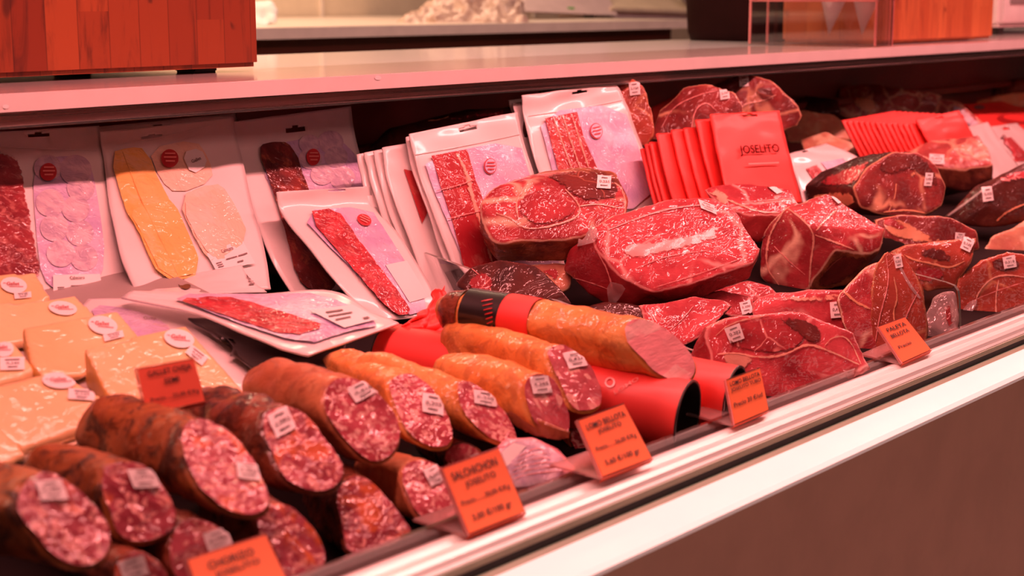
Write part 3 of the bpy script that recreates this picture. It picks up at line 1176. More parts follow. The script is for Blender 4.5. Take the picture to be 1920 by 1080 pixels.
drape('pale_slices', sf, [(328, 372), (400, 345), (425, 362), (470, 455), (400, 500), (372, 470)], M['sl_pale'], o, .0016, 10, 1, .0015)
drape('back_slices', sf, [(276, 280), (366, 262), (392, 300), (400, 340), (330, 366), (300, 340)], M['sl_pale'], o, .001, 10, 1)
logo(o, sf, 316, 302, 16, 17)
q = [(338, 290), (374, 280), (390, 312), (356, 332)]
l = drape('square_mark', sf, smooth_poly(q, 1), M['paper'], o, .0028, 10)
prints('mark_print', sf, q, [('Gallet', .25, .42, .75, .58)], M['ink_grey'], l, .0036)
weight_label(o, sf, [(384, 480), (450, 452), (476, 498), (402, 512)])
# P5 folded flap
o = sheet('folded_pack', [(300, 528, 1.40, 452, 500, 1.37), (290, 545, 1.36, 470, 528, 1.345), (255, 556, 1.33, 500, 550, 1.325)], M['white'], seed=3)
tag(o, 'white folded pack end with a heart shaped hole, below the cheese slice pack', 'vacuum pack', PG)
sf = Surf(o)
drape('heart_hole', sf, [(332, 534), (340, 538), (350, 534), (358, 536), (356, 543), (344, 545)], M['cab'], o, .0008, 6, 1)
prints('pack_print', sf, [(455, 510), (478, 506), (484, 536), (462, 540)], [('-', .2, .1, .5, .2), ('-', .2, .35, .6, .45), ('-', .25, .6, .7, .7), ('-', .25, .8, .7, .9)], M['ink_grey'], o, .0008)
# P3
o = sheet('vacuum_pack', [(433, 230, 1.57, 656, 200, 1.57), (440, 292, 1.545, 668, 272, 1.545), (468, 385, 1.49, 694, 352, 1.50), (502, 475, 1.43, 722, 445, 1.43), (548, 556, 1.39, 760, 530, 1.39)], M['white'], hole=(.42, .585, .115, .145), seed=4)
tag(o, 'white vacuum pack of nearly black sausage slices behind the red salami pack', 'vacuum pack', PG)
sf = Surf(o)
drape('film_window', sf, [(470, 278), (648, 248), (690, 360), (740, 520), (600, 545), (540, 420)], M['lilac'], o, .001, 12, 2, .0003)
drape('sausage_slices', sf, [(478, 276), (510, 268), (545, 270), (572, 350), (610, 450), (640, 545), (560, 552), (530, 430), (505, 350)], M['sl_dark'], o, .002, 9, 2, .002)
for (cx, cy, r) in ((578, 272, 20), (618, 268, 24), (628, 296, 22), (580, 300, 22), (602, 330, 22), (640, 336, 24)):
    drape('slice_outline', sf, disc(cx, cy, r, r * .9), M['clear_film'], o, .0020 + .0002 * (cx % 3), 8)
logo(o, sf, 584, 298, 13, 16)
# P4
o = sheet('vacuum_pack', [(518, 361, 1.44, 692, 350, 1.44), (526, 398, 1.43, 702, 388, 1.43), (574, 462, 1.385, 748, 446, 1.385), (638, 540, 1.33, 800, 528, 1.33), (694, 606, 1.295, 830, 592, 1.295)], M['white'], hole=(.535, .72, .02, .045), seed=5)
tag(o, 'white vacuum pack of bright red salami slices leaning left of the pack stack', 'vacuum pack', PG)
sf = Surf(o)
drape('film_window', sf, [(552, 398), (690, 388), (724, 440), (812, 580), (752, 596), (640, 490)], M['lilac'], o, .001, 12, 1, .001)
drape('salami_slices', sf, [(566, 402), (628, 394), (660, 440), (750, 560), (770, 592), (735, 596), (660, 510)], M['sl_red'], o, .002, 9, 1, .002)
logo(o, sf, 680, 417, 14, 10, 25)
drape('sticker', sf, [(720, 500), (760, 492), (800, 560), (765, 570)], M['paper'], o, .003, 10)

# flat packs lying on the tray
o = sheet('flat_pack', [(166, 560, 108, 622, .008), (335, 566, 255, 668, .008), (434, 640, 390, 735, .008), (496, 694, 470, 752, .006)], M['white'], plane=(TZ, TB), seed=6, wob=.002)
tag(o, 'white pack lying flat on the tray under the cheese wedges', 'vacuum pack', 'flat packs on the tray')
sf = Surf(o)
drape('film_window', sf, [(166, 572), (250, 582), (312, 608), (322, 628), (252, 650), (190, 620)], M['lilac'], o, .001, 10, 1)
prints('pack_print', sf, [(240, 590), (300, 590), (310, 612), (250, 612)], [('Oveja', .4, .35, .8, .65)], M['ink_grey'], o, .0018)
o = sheet('black_pack', [(352, 596, 428, 640, .018), (430, 600, 480, 692, .018), (560, 630, 560, 690, .018), (650, 640, 640, 690, .018)], M['black'], plane=(TZ, TB), seed=7)
tag(o, 'black backed pack lying under the flat red salami pack', 'vacuum pack', 'flat packs on the tray')
o = sheet('flat_pack', [(245, 545, 226, 557, .022), (360, 547, 362, 586, .030), (480, 552, 440, 617, .032), (612, 544, 515, 648, .034), (690, 578, 555, 660, .034), (748, 606, 577, 666, .034)], M['white'], plane=(TZ, TB), seed=8, wob=.004)
tag(o, 'white pack of red salami slices lying flat with its edges curled up', 'vacuum pack', 'flat packs on the tray')
sf = Surf(o)
drape('film_window', sf, [(300, 554), (520, 556), (600, 552), (728, 610), (640, 628), (572, 652), (420, 600)], M['lilac'], o, .001, 10, 1, .001)
drape('salami_slices', sf, [(328, 566), (420, 560), (470, 572), (560, 600), (615, 617), (545, 638), (450, 606), (380, 584)], M['sl_red'], o, .0016, 8, 1, .0012)
q = [(580, 590), (660, 578), (708, 606), (645, 622)]
l = drape('weight_label', sf, q, M['paper'], o, .004, 10)
prints('label_print', sf, q, [('-', .2, .2, .6, .27), ('-', .1, .4, .7, .46), ('-', .1, .6, .5, .66), ('-', .7, .8, .85, .9)], M['ink_grey'], l, .005)

# fans of white packs
FG = 'white ham packs standing in two fanned stacks'


def tl_pack(tl, dy, seed, lab, w=205):
    x, y = tl
    o = sheet('vacuum_pack', [(x, y, 1.435 + dy, x + w, y - 38, 1.435 + dy), (x + 16, y + 70, 1.405 + dy, x + w + 18, y + 40, 1.405 + dy), (x + 62, y + 200, 1.355 + dy, x + w + 60, y + 190, 1.355 + dy), (x + 104, y + 312, 1.312 + dy, x + w + 98, y + 305, 1.312 + dy)], M['white'], seed=seed, hole=(.42, .55, .07, .105), wob=.003)
    return tag(o, lab, 'vacuum pack', FG)


words = ['leftmost', 'second from the left', 'third from the left', 'fourth from the left', 'fifth from the left']
for k, (tl, dy) in enumerate((((668, 291), .035), ((682, 287), .028), ((698, 285), .022), ((714, 279), .014), ((760, 258), .006))):
    o = tl_pack(tl, dy, 20 + k, 'white pack edge, ' + words[k] + ' in the left fanned stack')
    if k == 3:
        drape('ham_slices', Surf(o), [(756, 318), (775, 322), (800, 400), (790, 420)], M['sl_ham'], o, .001, 10)
o = sheet('vacuum_pack', [(766, 252, 1.43, 968, 211, 1.43), (782, 318, 1.405, 984, 280, 1.405), (826, 440, 1.358, 1030, 420, 1.358), (872, 560, 1.318, 1075, 545, 1.318)], M['white'], hole=(.43, .60, .07, .115), seed=30, wob=.002)
tag(o, 'front white pack of sliced red ham in the left fanned stack', 'vacuum pack', FG)
sf = Surf(o)
seal(o, sf, [(772, 292), (870, 274), (975, 252)])
drape('film_window', sf, [(790, 296), (972, 262), (990, 330), (1030, 420), (1050, 520), (885, 535), (842, 430), (808, 350)], M['lilac'], o, .001, 12, 1, .0012)
drape('ham_slices', sf, [(806, 294), (872, 282), (888, 340), (912, 400), (935, 500), (868, 510), (846, 420), (822, 350)], M['sl_ham'], o, .002, 9, 0, .0015)
strip('fat_edge', sf, [(852, 290), (872, 330), (880, 370), (900, 430), (920, 500)], 16, M['fat'], o, .0042)
strip('slice_edge', sf, [(812, 362), (850, 352), (886, 340)], 4, M['fold'], o, .0055)
strip('slice_edge', sf, [(832, 414), (880, 402), (908, 396)], 4, M['fold'], o, .0055)
logo(o, sf, 915, 314, 12, 15, 0, False)
for k, (tl, dy) in enumerate((((953, 188), .03), ((960, 194), .015))):
    x, y = tl
    o = sheet('vacuum_pack', [(x, y, 1.46 + dy, x + 190, y - 22, 1.46 + dy), (x + 22, y + 80, 1.435 + dy, x + 210, y + 55, 1.435 + dy), (x + 68, y + 210, 1.39 + dy, x + 255, y + 190, 1.39 + dy)], M['white'], seed=40 + k, wob=.003)
    tag(o, ('rearmost' if k == 0 else 'middle') + ' white pack edge in the right fanned stack', 'vacuum pack', FG)
o = sheet('vacuum_pack', [(976, 180, 1.46, 1155, 157, 1.46), (984, 232, 1.445, 1172, 196, 1.445), (1006, 310, 1.41, 1205, 280, 1.41), (1050, 410, 1.37, 1245, 392, 1.37)], M['white'], hole=(.50, .66, .06, .10), seed=45, wob=.003)
tag(o, 'front white pack of streaky ham in the right fanned stack', 'vacuum pack', FG)
sf = Surf(o)
seal(o, sf, [(990, 218), (1080, 205), (1168, 188)])
drape('film_window', sf, [(1006, 214), (1164, 194), (1196, 280), (1226, 390), (1060, 400), (1030, 310)], M['lilac'], o, .001, 11, 1, .0012)
drape('ham_slices', sf, [(1018, 224), (1078, 212), (1092, 262), (1118, 322), (1130, 380), (1068, 390), (1040, 310)], M['sl_ham'], o, .002, 8, 0, .0015)
for k in range(3):
    strip('fat_edge', sf, [(1034 + 17 * k, 222 - 3 * k), (1050 + 17 * k, 270), (1072 + 16 * k, 330)], 6, M['fat'], o, .0042)
logo(o, sf, 1114, 248, 12, 15, -12, False)

# red ham envelopes, left stack
EG = 'red envelopes of sliced ham'


def envelope(rows, seed, lab, hole=None, group=EG):
    o = sheet('ham_envelope', rows, M['env'], hole=hole, seed=seed, nu=18, nv=22, th=.003, wob=.0012)
    return tag(o, lab, 'envelope', group)


for k, (x, y) in enumerate(((1200, 280), (1208, 272), (1216, 268), (1229, 252), (1257, 245), (1280, 241), (1302, 226))):
    d = (6 - k) * .006 - .024
    envelope([(x, y, 1.375 + d, x + 126, y - 7, 1.375 + d), (x + 20, y + 85, 1.335 + d, x + 146, y + 78, 1.335 + d), (x + 46, y + 170, 1.30 + d, x + 172, y + 166, 1.30 + d)], 50 + k,
             'red envelope, %s in the near red stack' % ['leftmost', 'second from left', 'third from left', 'fourth from left', 'fifth from left', 'sixth from left', 'seventh from left just behind the lettered one'][k])
o = envelope([(1330, 216, 1.343, 1459, 209, 1.343), (1344, 290, 1.303, 1476, 284, 1.303), (1366, 385, 1.255, 1502, 382, 1.255)], 60, 'front red envelope lettered on its face in the near red stack', (.43, .66, .05, .085))
sf = Surf(o)
q = [(1335, 216), (1459, 209), (1500, 380), (1366, 385)]
l = prints('brand_lettering', sf, q, [('JOSELITO', .28, .36, .86, .48)], M['ink_deep'], o, .003)
prints('brand_rule', sf, q, [('-', .36, .56, .80, .575), ('-', .40, .86, .72, .87)], M['env_ink'], o, .004)
# far red stack
for k in range(13):
    x, y = 1577 + k * 10.5, 227 + k * .6
    d = (12 - k) * .0062
    envelope([(x, y, 1.37 + d, x + 100, y - 18, 1.37 + d), (x + 22, y + 45, 1.34 + d, x + 116, y + 30, 1.34 + d), (x + 50, y + 95, 1.31 + d, x + 140, y + 82, 1.31 + d)], 70 + k,
             'red envelope, %s from the left in the far red stack' % ['first', 'second', 'third', 'fourth', 'fifth', 'sixth', 'seventh', 'eighth', 'ninth', 'tenth', 'eleventh', 'twelfth', 'thirteenth'][k])
o = envelope([(1716, 226, 1.365, 1796, 208, 1.365), (1730, 252, 1.345, 1812, 236, 1.345), (1752, 290, 1.32, 1836, 280, 1.32)], 90, 'front red envelope with a glare streak in the far red stack', (.42, .58, .12, .17))

# white packs right of the stacks
o = sheet('vacuum_pack', [(1476, 290, 1.34, 1548, 270, 1.36), (1490, 330, 1.31, 1620, 306, 1.33), (1508, 390, 1.27, 1640, 370, 1.28)], M['white'], seed=95, hole=(.32, .46, .05, .09))
tag(o, 'white ham pack leaning right of the lettered red envelope', 'vacuum pack', 'white packs beside the red stacks')
sf = Surf(o)
drape('ham_slices', sf, [(1510, 318), (1530, 310), (1560, 345), (1545, 352), (1528, 344)], M['sl_ham'], o, .001, 8)
drape('film_window', sf, [(1538, 305), (1580, 298), (1606, 330), (1570, 345)], M['lilac'], o, .001, 8)
o = sheet('vacuum_pack', [(1806, 240, 1.37, 1850, 230, 1.40), (1830, 285, 1.33, 1880, 275, 1.35), (1868, 345, 1.28, 1920, 330, 1.30)], M['white'], seed=96)
tag(o, 'narrow white pack right of the far red stack', 'vacuum pack', 'white packs beside the red stacks')
o = sheet('vacuum_pack', [(1848, 240, 1.41, 1905, 232, 1.44), (1880, 275, 1.37, 1945, 268, 1.40), (1915, 320, 1.33, 1985, 312, 1.36)], M['white'], seed=97, hole=(.42, .62, .10, .16))
tag(o, 'white pack of marbled ham at the right edge below the red card', 'vacuum pack', 'white packs beside the red stacks')
drape('ham_slices', Surf(o), [(1868, 262), (1895, 258), (1935, 300), (1905, 304)], M['sl_red'], o, .001, 8)
o = sheet('red_card', [(1806, 198, 1.62, 1930, 186, 1.69), (1840, 240, 1.50, 1990, 214, 1.58), (1880, 275, 1.44, 2010, 262, 1.5)], M['env'], seed=98, nu=16, nv=16)
tag(o, 'large red card with a dark oval emblem lying at the right edge', 'card')
sf = Surf(o)
l = drape('oval_emblem', sf, disc(1905, 224, 36, 10, 3), M['ink_red'], o, .001, 8)
drape('emblem_ring', sf, disc(1907, 222, 27, 6, 3), M['env'], l, .002, 8)
drape('punched_hole', sf, disc(1836, 202, 10, 4), M['ink_grey'], o, .001, 6)


# ------------------------------------------------------------------ cheese
def cheese(poly, h, dz, lab, stickers, seed=0):
    cu = sum(p[0] for p in poly) / len(poly)
    cv = sum(p[1] for p in poly) / len(poly)
    poly = [(cu + (u - cu) * 1.06, cv + (v - cv) * 1.07) for u, v in poly]
    low = max(poly, key=lambda p: p[1])
    pc = onS(low[0], low[1], TZ + dz + .009, TB)
    TB2 = TB + .42
    P = [onS(u, v, pc.z - TB2 * pc.y, TB2) for u, v in poly]
    B = [Vector((p.x, p.y, min(p.z - .006, TZ + dz + .001 + TB * p.y))) for p in P]
    org_ = sum(B, Vector()) / len(B)
    org_.z = min(b.z for b in B)
    me = remesh(hull_mesh(P + B), org_, .003, 3)
    me.polygons.foreach_set('use_smooth', [True] * len(me.polygons))
    me.materials.append(M['cheese'])
    me.materials.append(M['cheese_rind'])
    # the curved back/left side is the rind
    e0 = (P[1] - P[0]).normalized()
    side = Vector((-1, 0, 0))
    idx = [1 if (p.normal.dot(side) > .55 and p.normal.z < .55) else 0 for p in me.polygons]
    me.polygons.foreach_set('material_index', idx)
    o = bpy.data.objects.new('cheese_wedge', me)
    COL.objects.link(o)
    o.location = org_
    tag(o, lab, 'cheese', 'cheese wedges on the tray')
    sf = Surf(o)
    for s in stickers:
        if s[0] == 'r':
            l = drape('round_label', sf, disc(s[1], s[2], s[3], s[4], s[5]), M['paper'], o, .0012, 7)
            q = rq(s[1], s[2], s[3] * 1.7, s[4] * 1.2, s[5] - 8)
            prints('label_print', sf, q, [('Gallet', .18, .22, .74, .58), ('-', .30, .68, .92, .73), ('-', .02, .30, .14, .35)], M['ink_red'], l, .002)
        else:
            q = rq(*s[1:6])
            l = drape('weight_label', sf, q, M['paper'], o, .0012, 7)
            prints('label_print', sf, q, [('-', .2, .2, .8, .28), ('0,345', .25, .42, .78, .64), ('-', .3, .76, .7, .84)], M['ink_grey'], l, .002)
    return o


cheese([(-70, 522), (62, 509), (90, 556), (60, 570), (-70, 590)], .030, .0, 'cheese wedge furthest back at the left edge', [('r', 25, 537, 25, 15, 8), ('s', 42, 556, 32, 11, -6)])
cheese([(-70, 585), (0, 569), (138, 557), (170, 592), (70, 632), (0, 645), (-70, 640)], .034, .002, 'cheese wedge second from the back on the tray', [('r', 117, 580, 27, 13, 8)])
cheese([(46, 615), (214, 583), (258, 634), (175, 662), (150, 700), (84, 702), (62, 680)], .040, .004, 'deep yellow cheese wedge in the middle of the tray', [('r', 192, 612, 28, 17, 12), ('s', 212, 632, 38, 13, -14)])
cheese([(164, 655), (346, 615), (462, 744), (455, 760), (232, 764), (205, 735)], .045, .004, 'glossy wrapped cheese wedge behind the orange cheese tag', [('r', 335, 637, 29, 17, 12), ('s', 368, 668, 40, 20, 38)])
cheese([(-80, 660), (24, 640), (60, 690), (40, 702), (-80, 735)], .036, .004, 'partly hidden cheese wedge between the left edge and the yellow wedge', [('r', 5, 656, 20, 16, 6), ('s', 22, 684, 46, 24, -2)])
cheese([(-60, 735), (108, 697), (190, 750), (178, 790), (42, 836), (-10, 800)], .040, .004, 'front cheese wedge above the tray lip', [('r', 110, 716, 32, 15, 4), ('s', 152, 742, 50, 20, 4)])
cheese([(-80, 780), (-10, 785), (44, 850), (-10, 872), (-80, 880)], .034, .004, 'cheese wedge at the lower left corner of the tray', [])


# ------------------------------------------------------------------ sausages and loins
def circ_normal(poly, F, A):
    best = None
    for i in range(13):
        for j in range(25):
            az = math.radians(-180 + j * 7.5)
            el = math.radians(-20 + i * 8)
            n = Vector((math.cos(el) * math.cos(az), math.cos(el) * math.sin(az), math.sin(el)))
            tc = (CP - F).normalized()
            if n.dot(tc) < .35 or n.dot(-A) < .42:
                continue
            pts = []
            for u, v in poly:
                d = ray(u, v)
                t = (F - CP).dot(n) / d.dot(n)
                q = CP + d * t - F
                q = q - A * q.dot(A)
                pts.append(q)
            a1 = A.orthogonal().normalized()
            a2 = A.cross(a1)
            X = np.array([[q.dot(a1), q.dot(a2)] for q in pts])
            w = np.linalg.eigvalsh(np.cov(X.T))
            s = w[0] / w[1] + .12 * n.dot(tc)
            if best is None or s > best[0]:
                best = (s, n)
    return best[1] if best else (-A + (CP - F).normalized()).normalized()


def log(name, face, Y, bpx, Yb, skin, cutm, lab, cat, group, stick=None, prof=None, lump=.003, bend=.0, rings=26, rag=.0015, inset=.948):
    face = smooth_poly(face, 1)
    cu = sum(p[0] for p in face) / len(face)
    cv = sum(p[1] for p in face) / len(face)
    F = atY(cu, cv, Y)
    B = atY(bpx[0], bpx[1], Yb)
    A = (B - F).normalized()
    L = (B - F).length
    n = circ_normal(face, F, A)
    if n.dot(CP - F) < 0:
        n = -n
    pl = Plane(F, n, 0)
    # resample the outline
    P = [pl(u, v) for u, v in face]
    m = 44
    seg = [(P[(i + 1) % len(P)] - P[i]).length for i in range(len(P))]
    tot = sum(seg)
    Q = []
    for k in range(m):
        s = tot * k / m
        i = 0
        while s > seg[i]:
            s -= seg[i]
            i += 1
        Q.append(P[i].lerp(P[(i + 1) % len(P)], s / seg[i]))
    prof = prof or [(0, 1), (.06, 1.03), (.5, 1.06), (.78, 1.0), (.9, .82), (.97, .55), (1, .22)]

    def pr(t):
        for (a, b), (c, d) in zip(prof, prof[1:]):
            if t <= c:
                f = (t - a) / (c - a)
                f = f * f * (3 - 2 * f)
                return b + (d - b) * f
        return prof[-1][1]

    vs, fs = [], []
    sd = random.random() * 50
    side = A.cross(up).normalized()
    upv = side.cross(A)
    for k in range(rings + 1):
        t = k / rings
        s = pr(t)
        for q in Q:
            r = q - F
            al = r.dot(A)
            perp = r - A * al
            w = max(0, 1 - t * 1.6)
            p = F + A * (al * w + L * t) + perp * s + upv * bend * math.sin(math.pi * t)
            if k > 0:
                nn = perp.normalized()
                p += nn * (noise.noise(p * 40 + Vector((sd, 0, 0))) * lump + noise.noise(p * 110 + Vector((0, sd, 0))) * lump * .4) * min(1, k / 3)
            vs.append(p)
    for k in range(rings):
        for i in range(m):
            fs.append((k * m + i, k * m + (i + 1) % m, (k + 1) * m + (i + 1) % m, (k + 1) * m + i))
    vs.append(F)
    vs.append(F + A * (L * 1.012))
    for i in range(m):
        fs.append((len(vs) - 2, (i + 1) % m, i))
        fs.append((len(vs) - 1, rings * m + i, rings * m + (i + 1) % m))
    o = mk(name, vs, fs, skin)
    tag(o, lab, cat, group)
    cen = Vector((cu, cv))
    fp = [tuple(cen + (Vector(p) - cen) * inset) for p in face]
    v2, f2 = fill2d(fp, 8)
    PP = []
    for u, v in v2:
        p = pl(u, v)
        e = .0012 + rag * (1 + noise.noise(p * 90)) + .0008 * (1 + noise.noise(p * 260))
        PP.append(p + pl.n * e)
    cf = mk('cut_face', PP, f2, cutm, o)
    if stick:
        sticker(o, Surf(cf), *stick, parent=o)
    o['_axis'] = 0
    del o['_axis']
    return o, F, A, L, Q, pr, cf


CH = 'cut chorizo pieces'
SA = 'cut salchichon pieces'
LO = 'cut cured loins'
f1 = [(57, 892), (82, 885), (110, 895), (140, 917), (170, 945), (192, 970), (207, 1000), (208, 1030), (197, 1055), (170, 1070), (140, 1070), (105, 1055), (82, 1035), (60, 1005), (37, 980), (22, 957), (30, 925), (45, 902)]
log('chorizo', f1, .835, (-130, 925), 1.0, M['chor_skin'], M['chor_cut'], 'cut chorizo at the lower left corner with a white sticker', 'sausage', CH, (95, 921, 50, 40, -4, -18, '2,095'))
f2_ = [(192, 875), (225, 865), (260, 870), (282, 882), (300, 907), (320, 935), (331, 965), (330, 990), (317, 1007), (287, 1020), (250, 1025), (220, 1012), (210, 990), (200, 960), (185, 927), (187, 895)]
log('chorizo', f2_, .875, (70, 885), 1.03, M['chor_skin'], M['chor_cut'], 'second cut chorizo from the lower left corner', 'sausage', CH, (268, 898, 48, 38, -4, -18, '2,095'))
f3 = [(345, 790), (380, 786), (412, 800), (445, 825), (475, 865), (495, 910), (508, 942), (503, 962), (480, 975), (450, 974), (412, 960), (375, 930), (352, 892), (337, 850), (332, 820)]
log('chorizo', f3, .865, (182, 795), 1.06, M['chor_skin'], M['chor_cut'], 'large mottled chorizo in front of the orange cheese tag', 'sausage', CH, (465, 886, 44, 30, 8, -14, '2,000'), prof=[(0, 1), (.1, 1.02), (.5, 1.04), (.85, .98), (.95, .80), (1, .50)])
f4 = [(490, 780), (507, 767), (535, 762), (562, 770), (587, 795), (607, 825), (632, 855), (647, 885), (640, 910), (617, 930), (580, 930), (540, 915), (517, 885), (505, 855), (487, 812)]
log('chorizo', f4, .885, (352, 772), 1.06, M['chor_dark'], M['chor_cut'], 'dark skinned wrinkled chorizo right of the large mottled one', 'sausage', CH, (527, 793, 42, 46, -28, 4, '2,085'), lump=.005)
f5 = [(605, 730), (620, 712), (642, 707), (670, 712), (700, 732), (720, 750), (745, 785), (752, 815), (745, 847), (725, 867), (700, 875), (670, 860), (645, 832), (625, 810), (600, 770)]
log('salchichon', f5, .905, (488, 725), 1.08, M['salch_skin'], M['salch_cut'], 'leftmost salchichon with a smooth tan casing and big cut face', 'sausage', SA, (678, 733, 46, 32, -28, -6, '0,415'))
f6 = [(722, 722), (735, 707), (760, 700), (785, 707), (810, 730), (830, 760), (847, 800), (850, 830), (835, 847), (800, 845), (770, 825), (752, 805), (730, 747)]
log('salchichon', f6, .93, (625, 688), 1.10, M['lomo_skin'], M['salch_cut'], 'second salchichon from the left, tucked against its neighbour', 'sausage', SA, (811, 759, 40, 36, 10, -8, '0,205'))
f7 = [(850, 725), (857, 715), (882, 717), (907, 735), (935, 762), (955, 790), (970, 825), (965, 842), (945, 840), (907, 822), (875, 790), (855, 760)]
log('salchichon', f7, .895, (668, 685), 1.04, M['lomo_skin'], M['salch_cut'], 'slim orange sausage with a long slanted cut behind the salchichon tag', 'sausage', SA, (908, 748, 42, 26, 10, -14, '0,205'))
f8 = [(975, 730), (985, 707), (1007, 700), (1030, 707), (1047, 732), (1060, 765), (1068, 800), (1060, 822), (1030, 818), (1000, 800), (985, 770)]
o8 = log('cured_loin', f8, .865, (822, 690), 1.01, M['lomo_skin'], M['lomo_cut'], 'short orange loin with a curled flap under its cut face', 'cured loin', LO, (1012, 722, 36, 34, -6, -8, '0,285'))
fl8 = chunk('skin_flap', M['ham'], .862, [(945, 775, 1), (965, 770, 0), (1000, 782, -1), (1040, 800, -2), (1068, 808, -2), (1068, 822, -2), (1045, 828, -2), (1005, 820, -1.2), (965, 800, 0)], cut=(), thick=.012, vox=.002, sm=4, lump=.002)
fl8.location = Vector(fl8.location) - Vector(o8[0].location)
fl8.parent = o8[0]
f9 = [(1020, 667), (1025, 652), (1050, 645), (1070, 655), (1095, 677), (1117, 705), (1127, 740), (1127, 765), (1105, 777), (1075, 775), (1060, 755), (1045, 720), (1032, 695)]
log('cured_loin', f9, .868, (842, 640), 1.05, M['lomo_skin'], M['lomo_cut'], 'orange loin with shiny dark pink cut face above the loin tag', 'cured loin', LO, (1077, 675, 36, 32, -12, -12, '0,425'), prof=[(0, 1), (.1, 1.02), (.6, 1.02), (.88, .98), (.97, .85), (1, .6)])
f10 = [(1162, 620), (1170, 600), (1195, 595), (1225, 602), (1250, 618), (1281, 644), (1303, 675), (1307, 699), (1294, 720), (1272, 725), (1239, 711), (1215, 693), (1200, 675), (1172, 648)]
o10, F10, A10, L10, Q10, pr10, _ = log('cured_loin', f10, .835, (826, 580), 1.065, M['lomo_skin'], M['lomo_pink'], 'long whole loin with black and red paper bands and pale pink cut', 'cured loin', LO, None, prof=[(0, 1), (.1, 1.0), (.6, .98), (.85, .9), (.95, .72), (1, .42)], rings=40, inset=.93, rag=.0006)


def band(name, t0, t1, mat, parent, extra=.0022):
    vs, fs = [], []
    m = len(Q10)
    K = 6
    for k in range(K + 1):
        t = t0 + (t1 - t0) * k / K
        s = pr10(t)
        for q in Q10:
            r = q - F10
            al = r.dot(A10)
            perp = r - A10 * al
            vs.append(F10 + A10 * (al * max(0, 1 - t * 1.6) + L10 * t) + perp * s + perp.normalized() * extra)
    for k in range(K):
        for i in range(m):
            fs.append((k * m + i, k * m + (i + 1) % m, (k + 1) * m + (i + 1) % m, (k + 1) * m + i))
    return mk(name, vs, fs, mat, parent)


band('dark_casing_end', .88, .985, M['chor_dark'], o10, .001)
band('red_band', .52, .68, M['env'], o10)
bb = band('black_band', .68, .86, M['black'], o10, .0026)
sb = Surf(bb)
for k in range(7):
    strip('red_tick', sb, [(903 + k * 2.2, 566 + k * 8), (924 + k * .2, 562 + k * 8)], 3, M['logo_red'], bb, .0006)
w10 = sheet('red_wrapper', [(818, 540, 1.12, 832, 552, 1.11), (802, 575, 1.11, 850, 590, 1.095), (768, 600, 1.10, 838, 625, 1.08), (752, 612, 1.10, 800, 632, 1.08)], M['env'], o10, wob=.010, seed=120)

# lower row
t1 = [(625, 930), (645, 900), (670, 892), (700, 905), (735, 945), (765, 985), (777, 1004), (740, 1030), (700, 1040), (650, 1048), (640, 1000)]
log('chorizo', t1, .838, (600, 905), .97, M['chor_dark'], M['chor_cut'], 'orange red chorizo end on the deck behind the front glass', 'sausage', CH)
t2 = [(745, 890), (760, 868), (790, 862), (830, 880), (852, 920), (858, 965), (830, 988), (790, 982), (765, 950)]
log('salchichon', t2, .85, (690, 885), .97, M['salch_skin'], M['salch_cut'], 'salchichon lying low, half behind the salchichon tag', 'sausage', SA, (812, 893, 28, 34, -26, 0, '0,240'))
t3 = [(470, 955), (500, 938), (540, 948), (580, 983), (608, 1030), (612, 1062), (580, 1090), (530, 1100), (490, 1050)]
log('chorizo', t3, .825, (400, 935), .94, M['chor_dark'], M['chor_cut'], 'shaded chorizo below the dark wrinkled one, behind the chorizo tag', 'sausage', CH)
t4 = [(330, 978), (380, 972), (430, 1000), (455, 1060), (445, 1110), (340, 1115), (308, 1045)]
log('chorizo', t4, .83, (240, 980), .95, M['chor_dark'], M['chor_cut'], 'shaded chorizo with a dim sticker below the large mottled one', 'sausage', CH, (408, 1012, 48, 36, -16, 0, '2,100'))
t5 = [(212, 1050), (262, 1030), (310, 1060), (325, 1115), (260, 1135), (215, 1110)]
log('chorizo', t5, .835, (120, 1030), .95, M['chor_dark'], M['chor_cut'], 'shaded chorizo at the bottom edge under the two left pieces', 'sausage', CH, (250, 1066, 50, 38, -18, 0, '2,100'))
t7 = [(1062, 822), (1080, 797), (1104, 800), (1124, 848), (1112, 864), (1082, 858)]
log('salchichon', t7, .885, (1020, 800), .98, M['salch_skin'], M['salch_cut'], 'small salchichon end peeking out left of the loin tag', 'sausage', SA, (1095, 812, 20, 24, -25, 0, '0,205'))
t8 = [(832, 852), (858, 828), (892, 834), (915, 862), (902, 885), (850, 886)]
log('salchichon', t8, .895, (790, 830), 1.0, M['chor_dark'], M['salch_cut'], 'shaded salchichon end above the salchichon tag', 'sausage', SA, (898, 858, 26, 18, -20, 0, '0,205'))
o = chunk('sliced_loin_pack', M['sl_pink'], .832, [(905, 870, 0), (950, 822, 2), (1000, 822, 3), (1045, 842, 3), (1082, 885, 1), (1070, 897, 0), (960, 928, -1), (925, 905, -1)], cut=((0, 1, 2, 3, 4, 5, 6, 7),), thick=.025, vox=.003, sm=3, lump=.002)
tag(o, 'shiny film wrapped pack of pink slices between the two front tags', 'meat pack')
sf = Surf(o)
drape('slice_film', sf, [(918, 872), (955, 832), (1000, 830), (1040, 850), (1072, 884), (1062, 893), (962, 920), (932, 900)], M['clear_film'], o, .001, 7, 1, .0015)
drape('weight_label', sf, [(918, 868), (962, 834), (985, 842), (942, 886)], M['paper'], o, .003, 8)
for k in range(6):
    strip('slice_edge', sf, [(948 + k * 5, 905 - k * 9), (1000, 890 - k * 9), (1058 - k * 8, 888 - k * 8)], 3, M['fold'], o, .003)


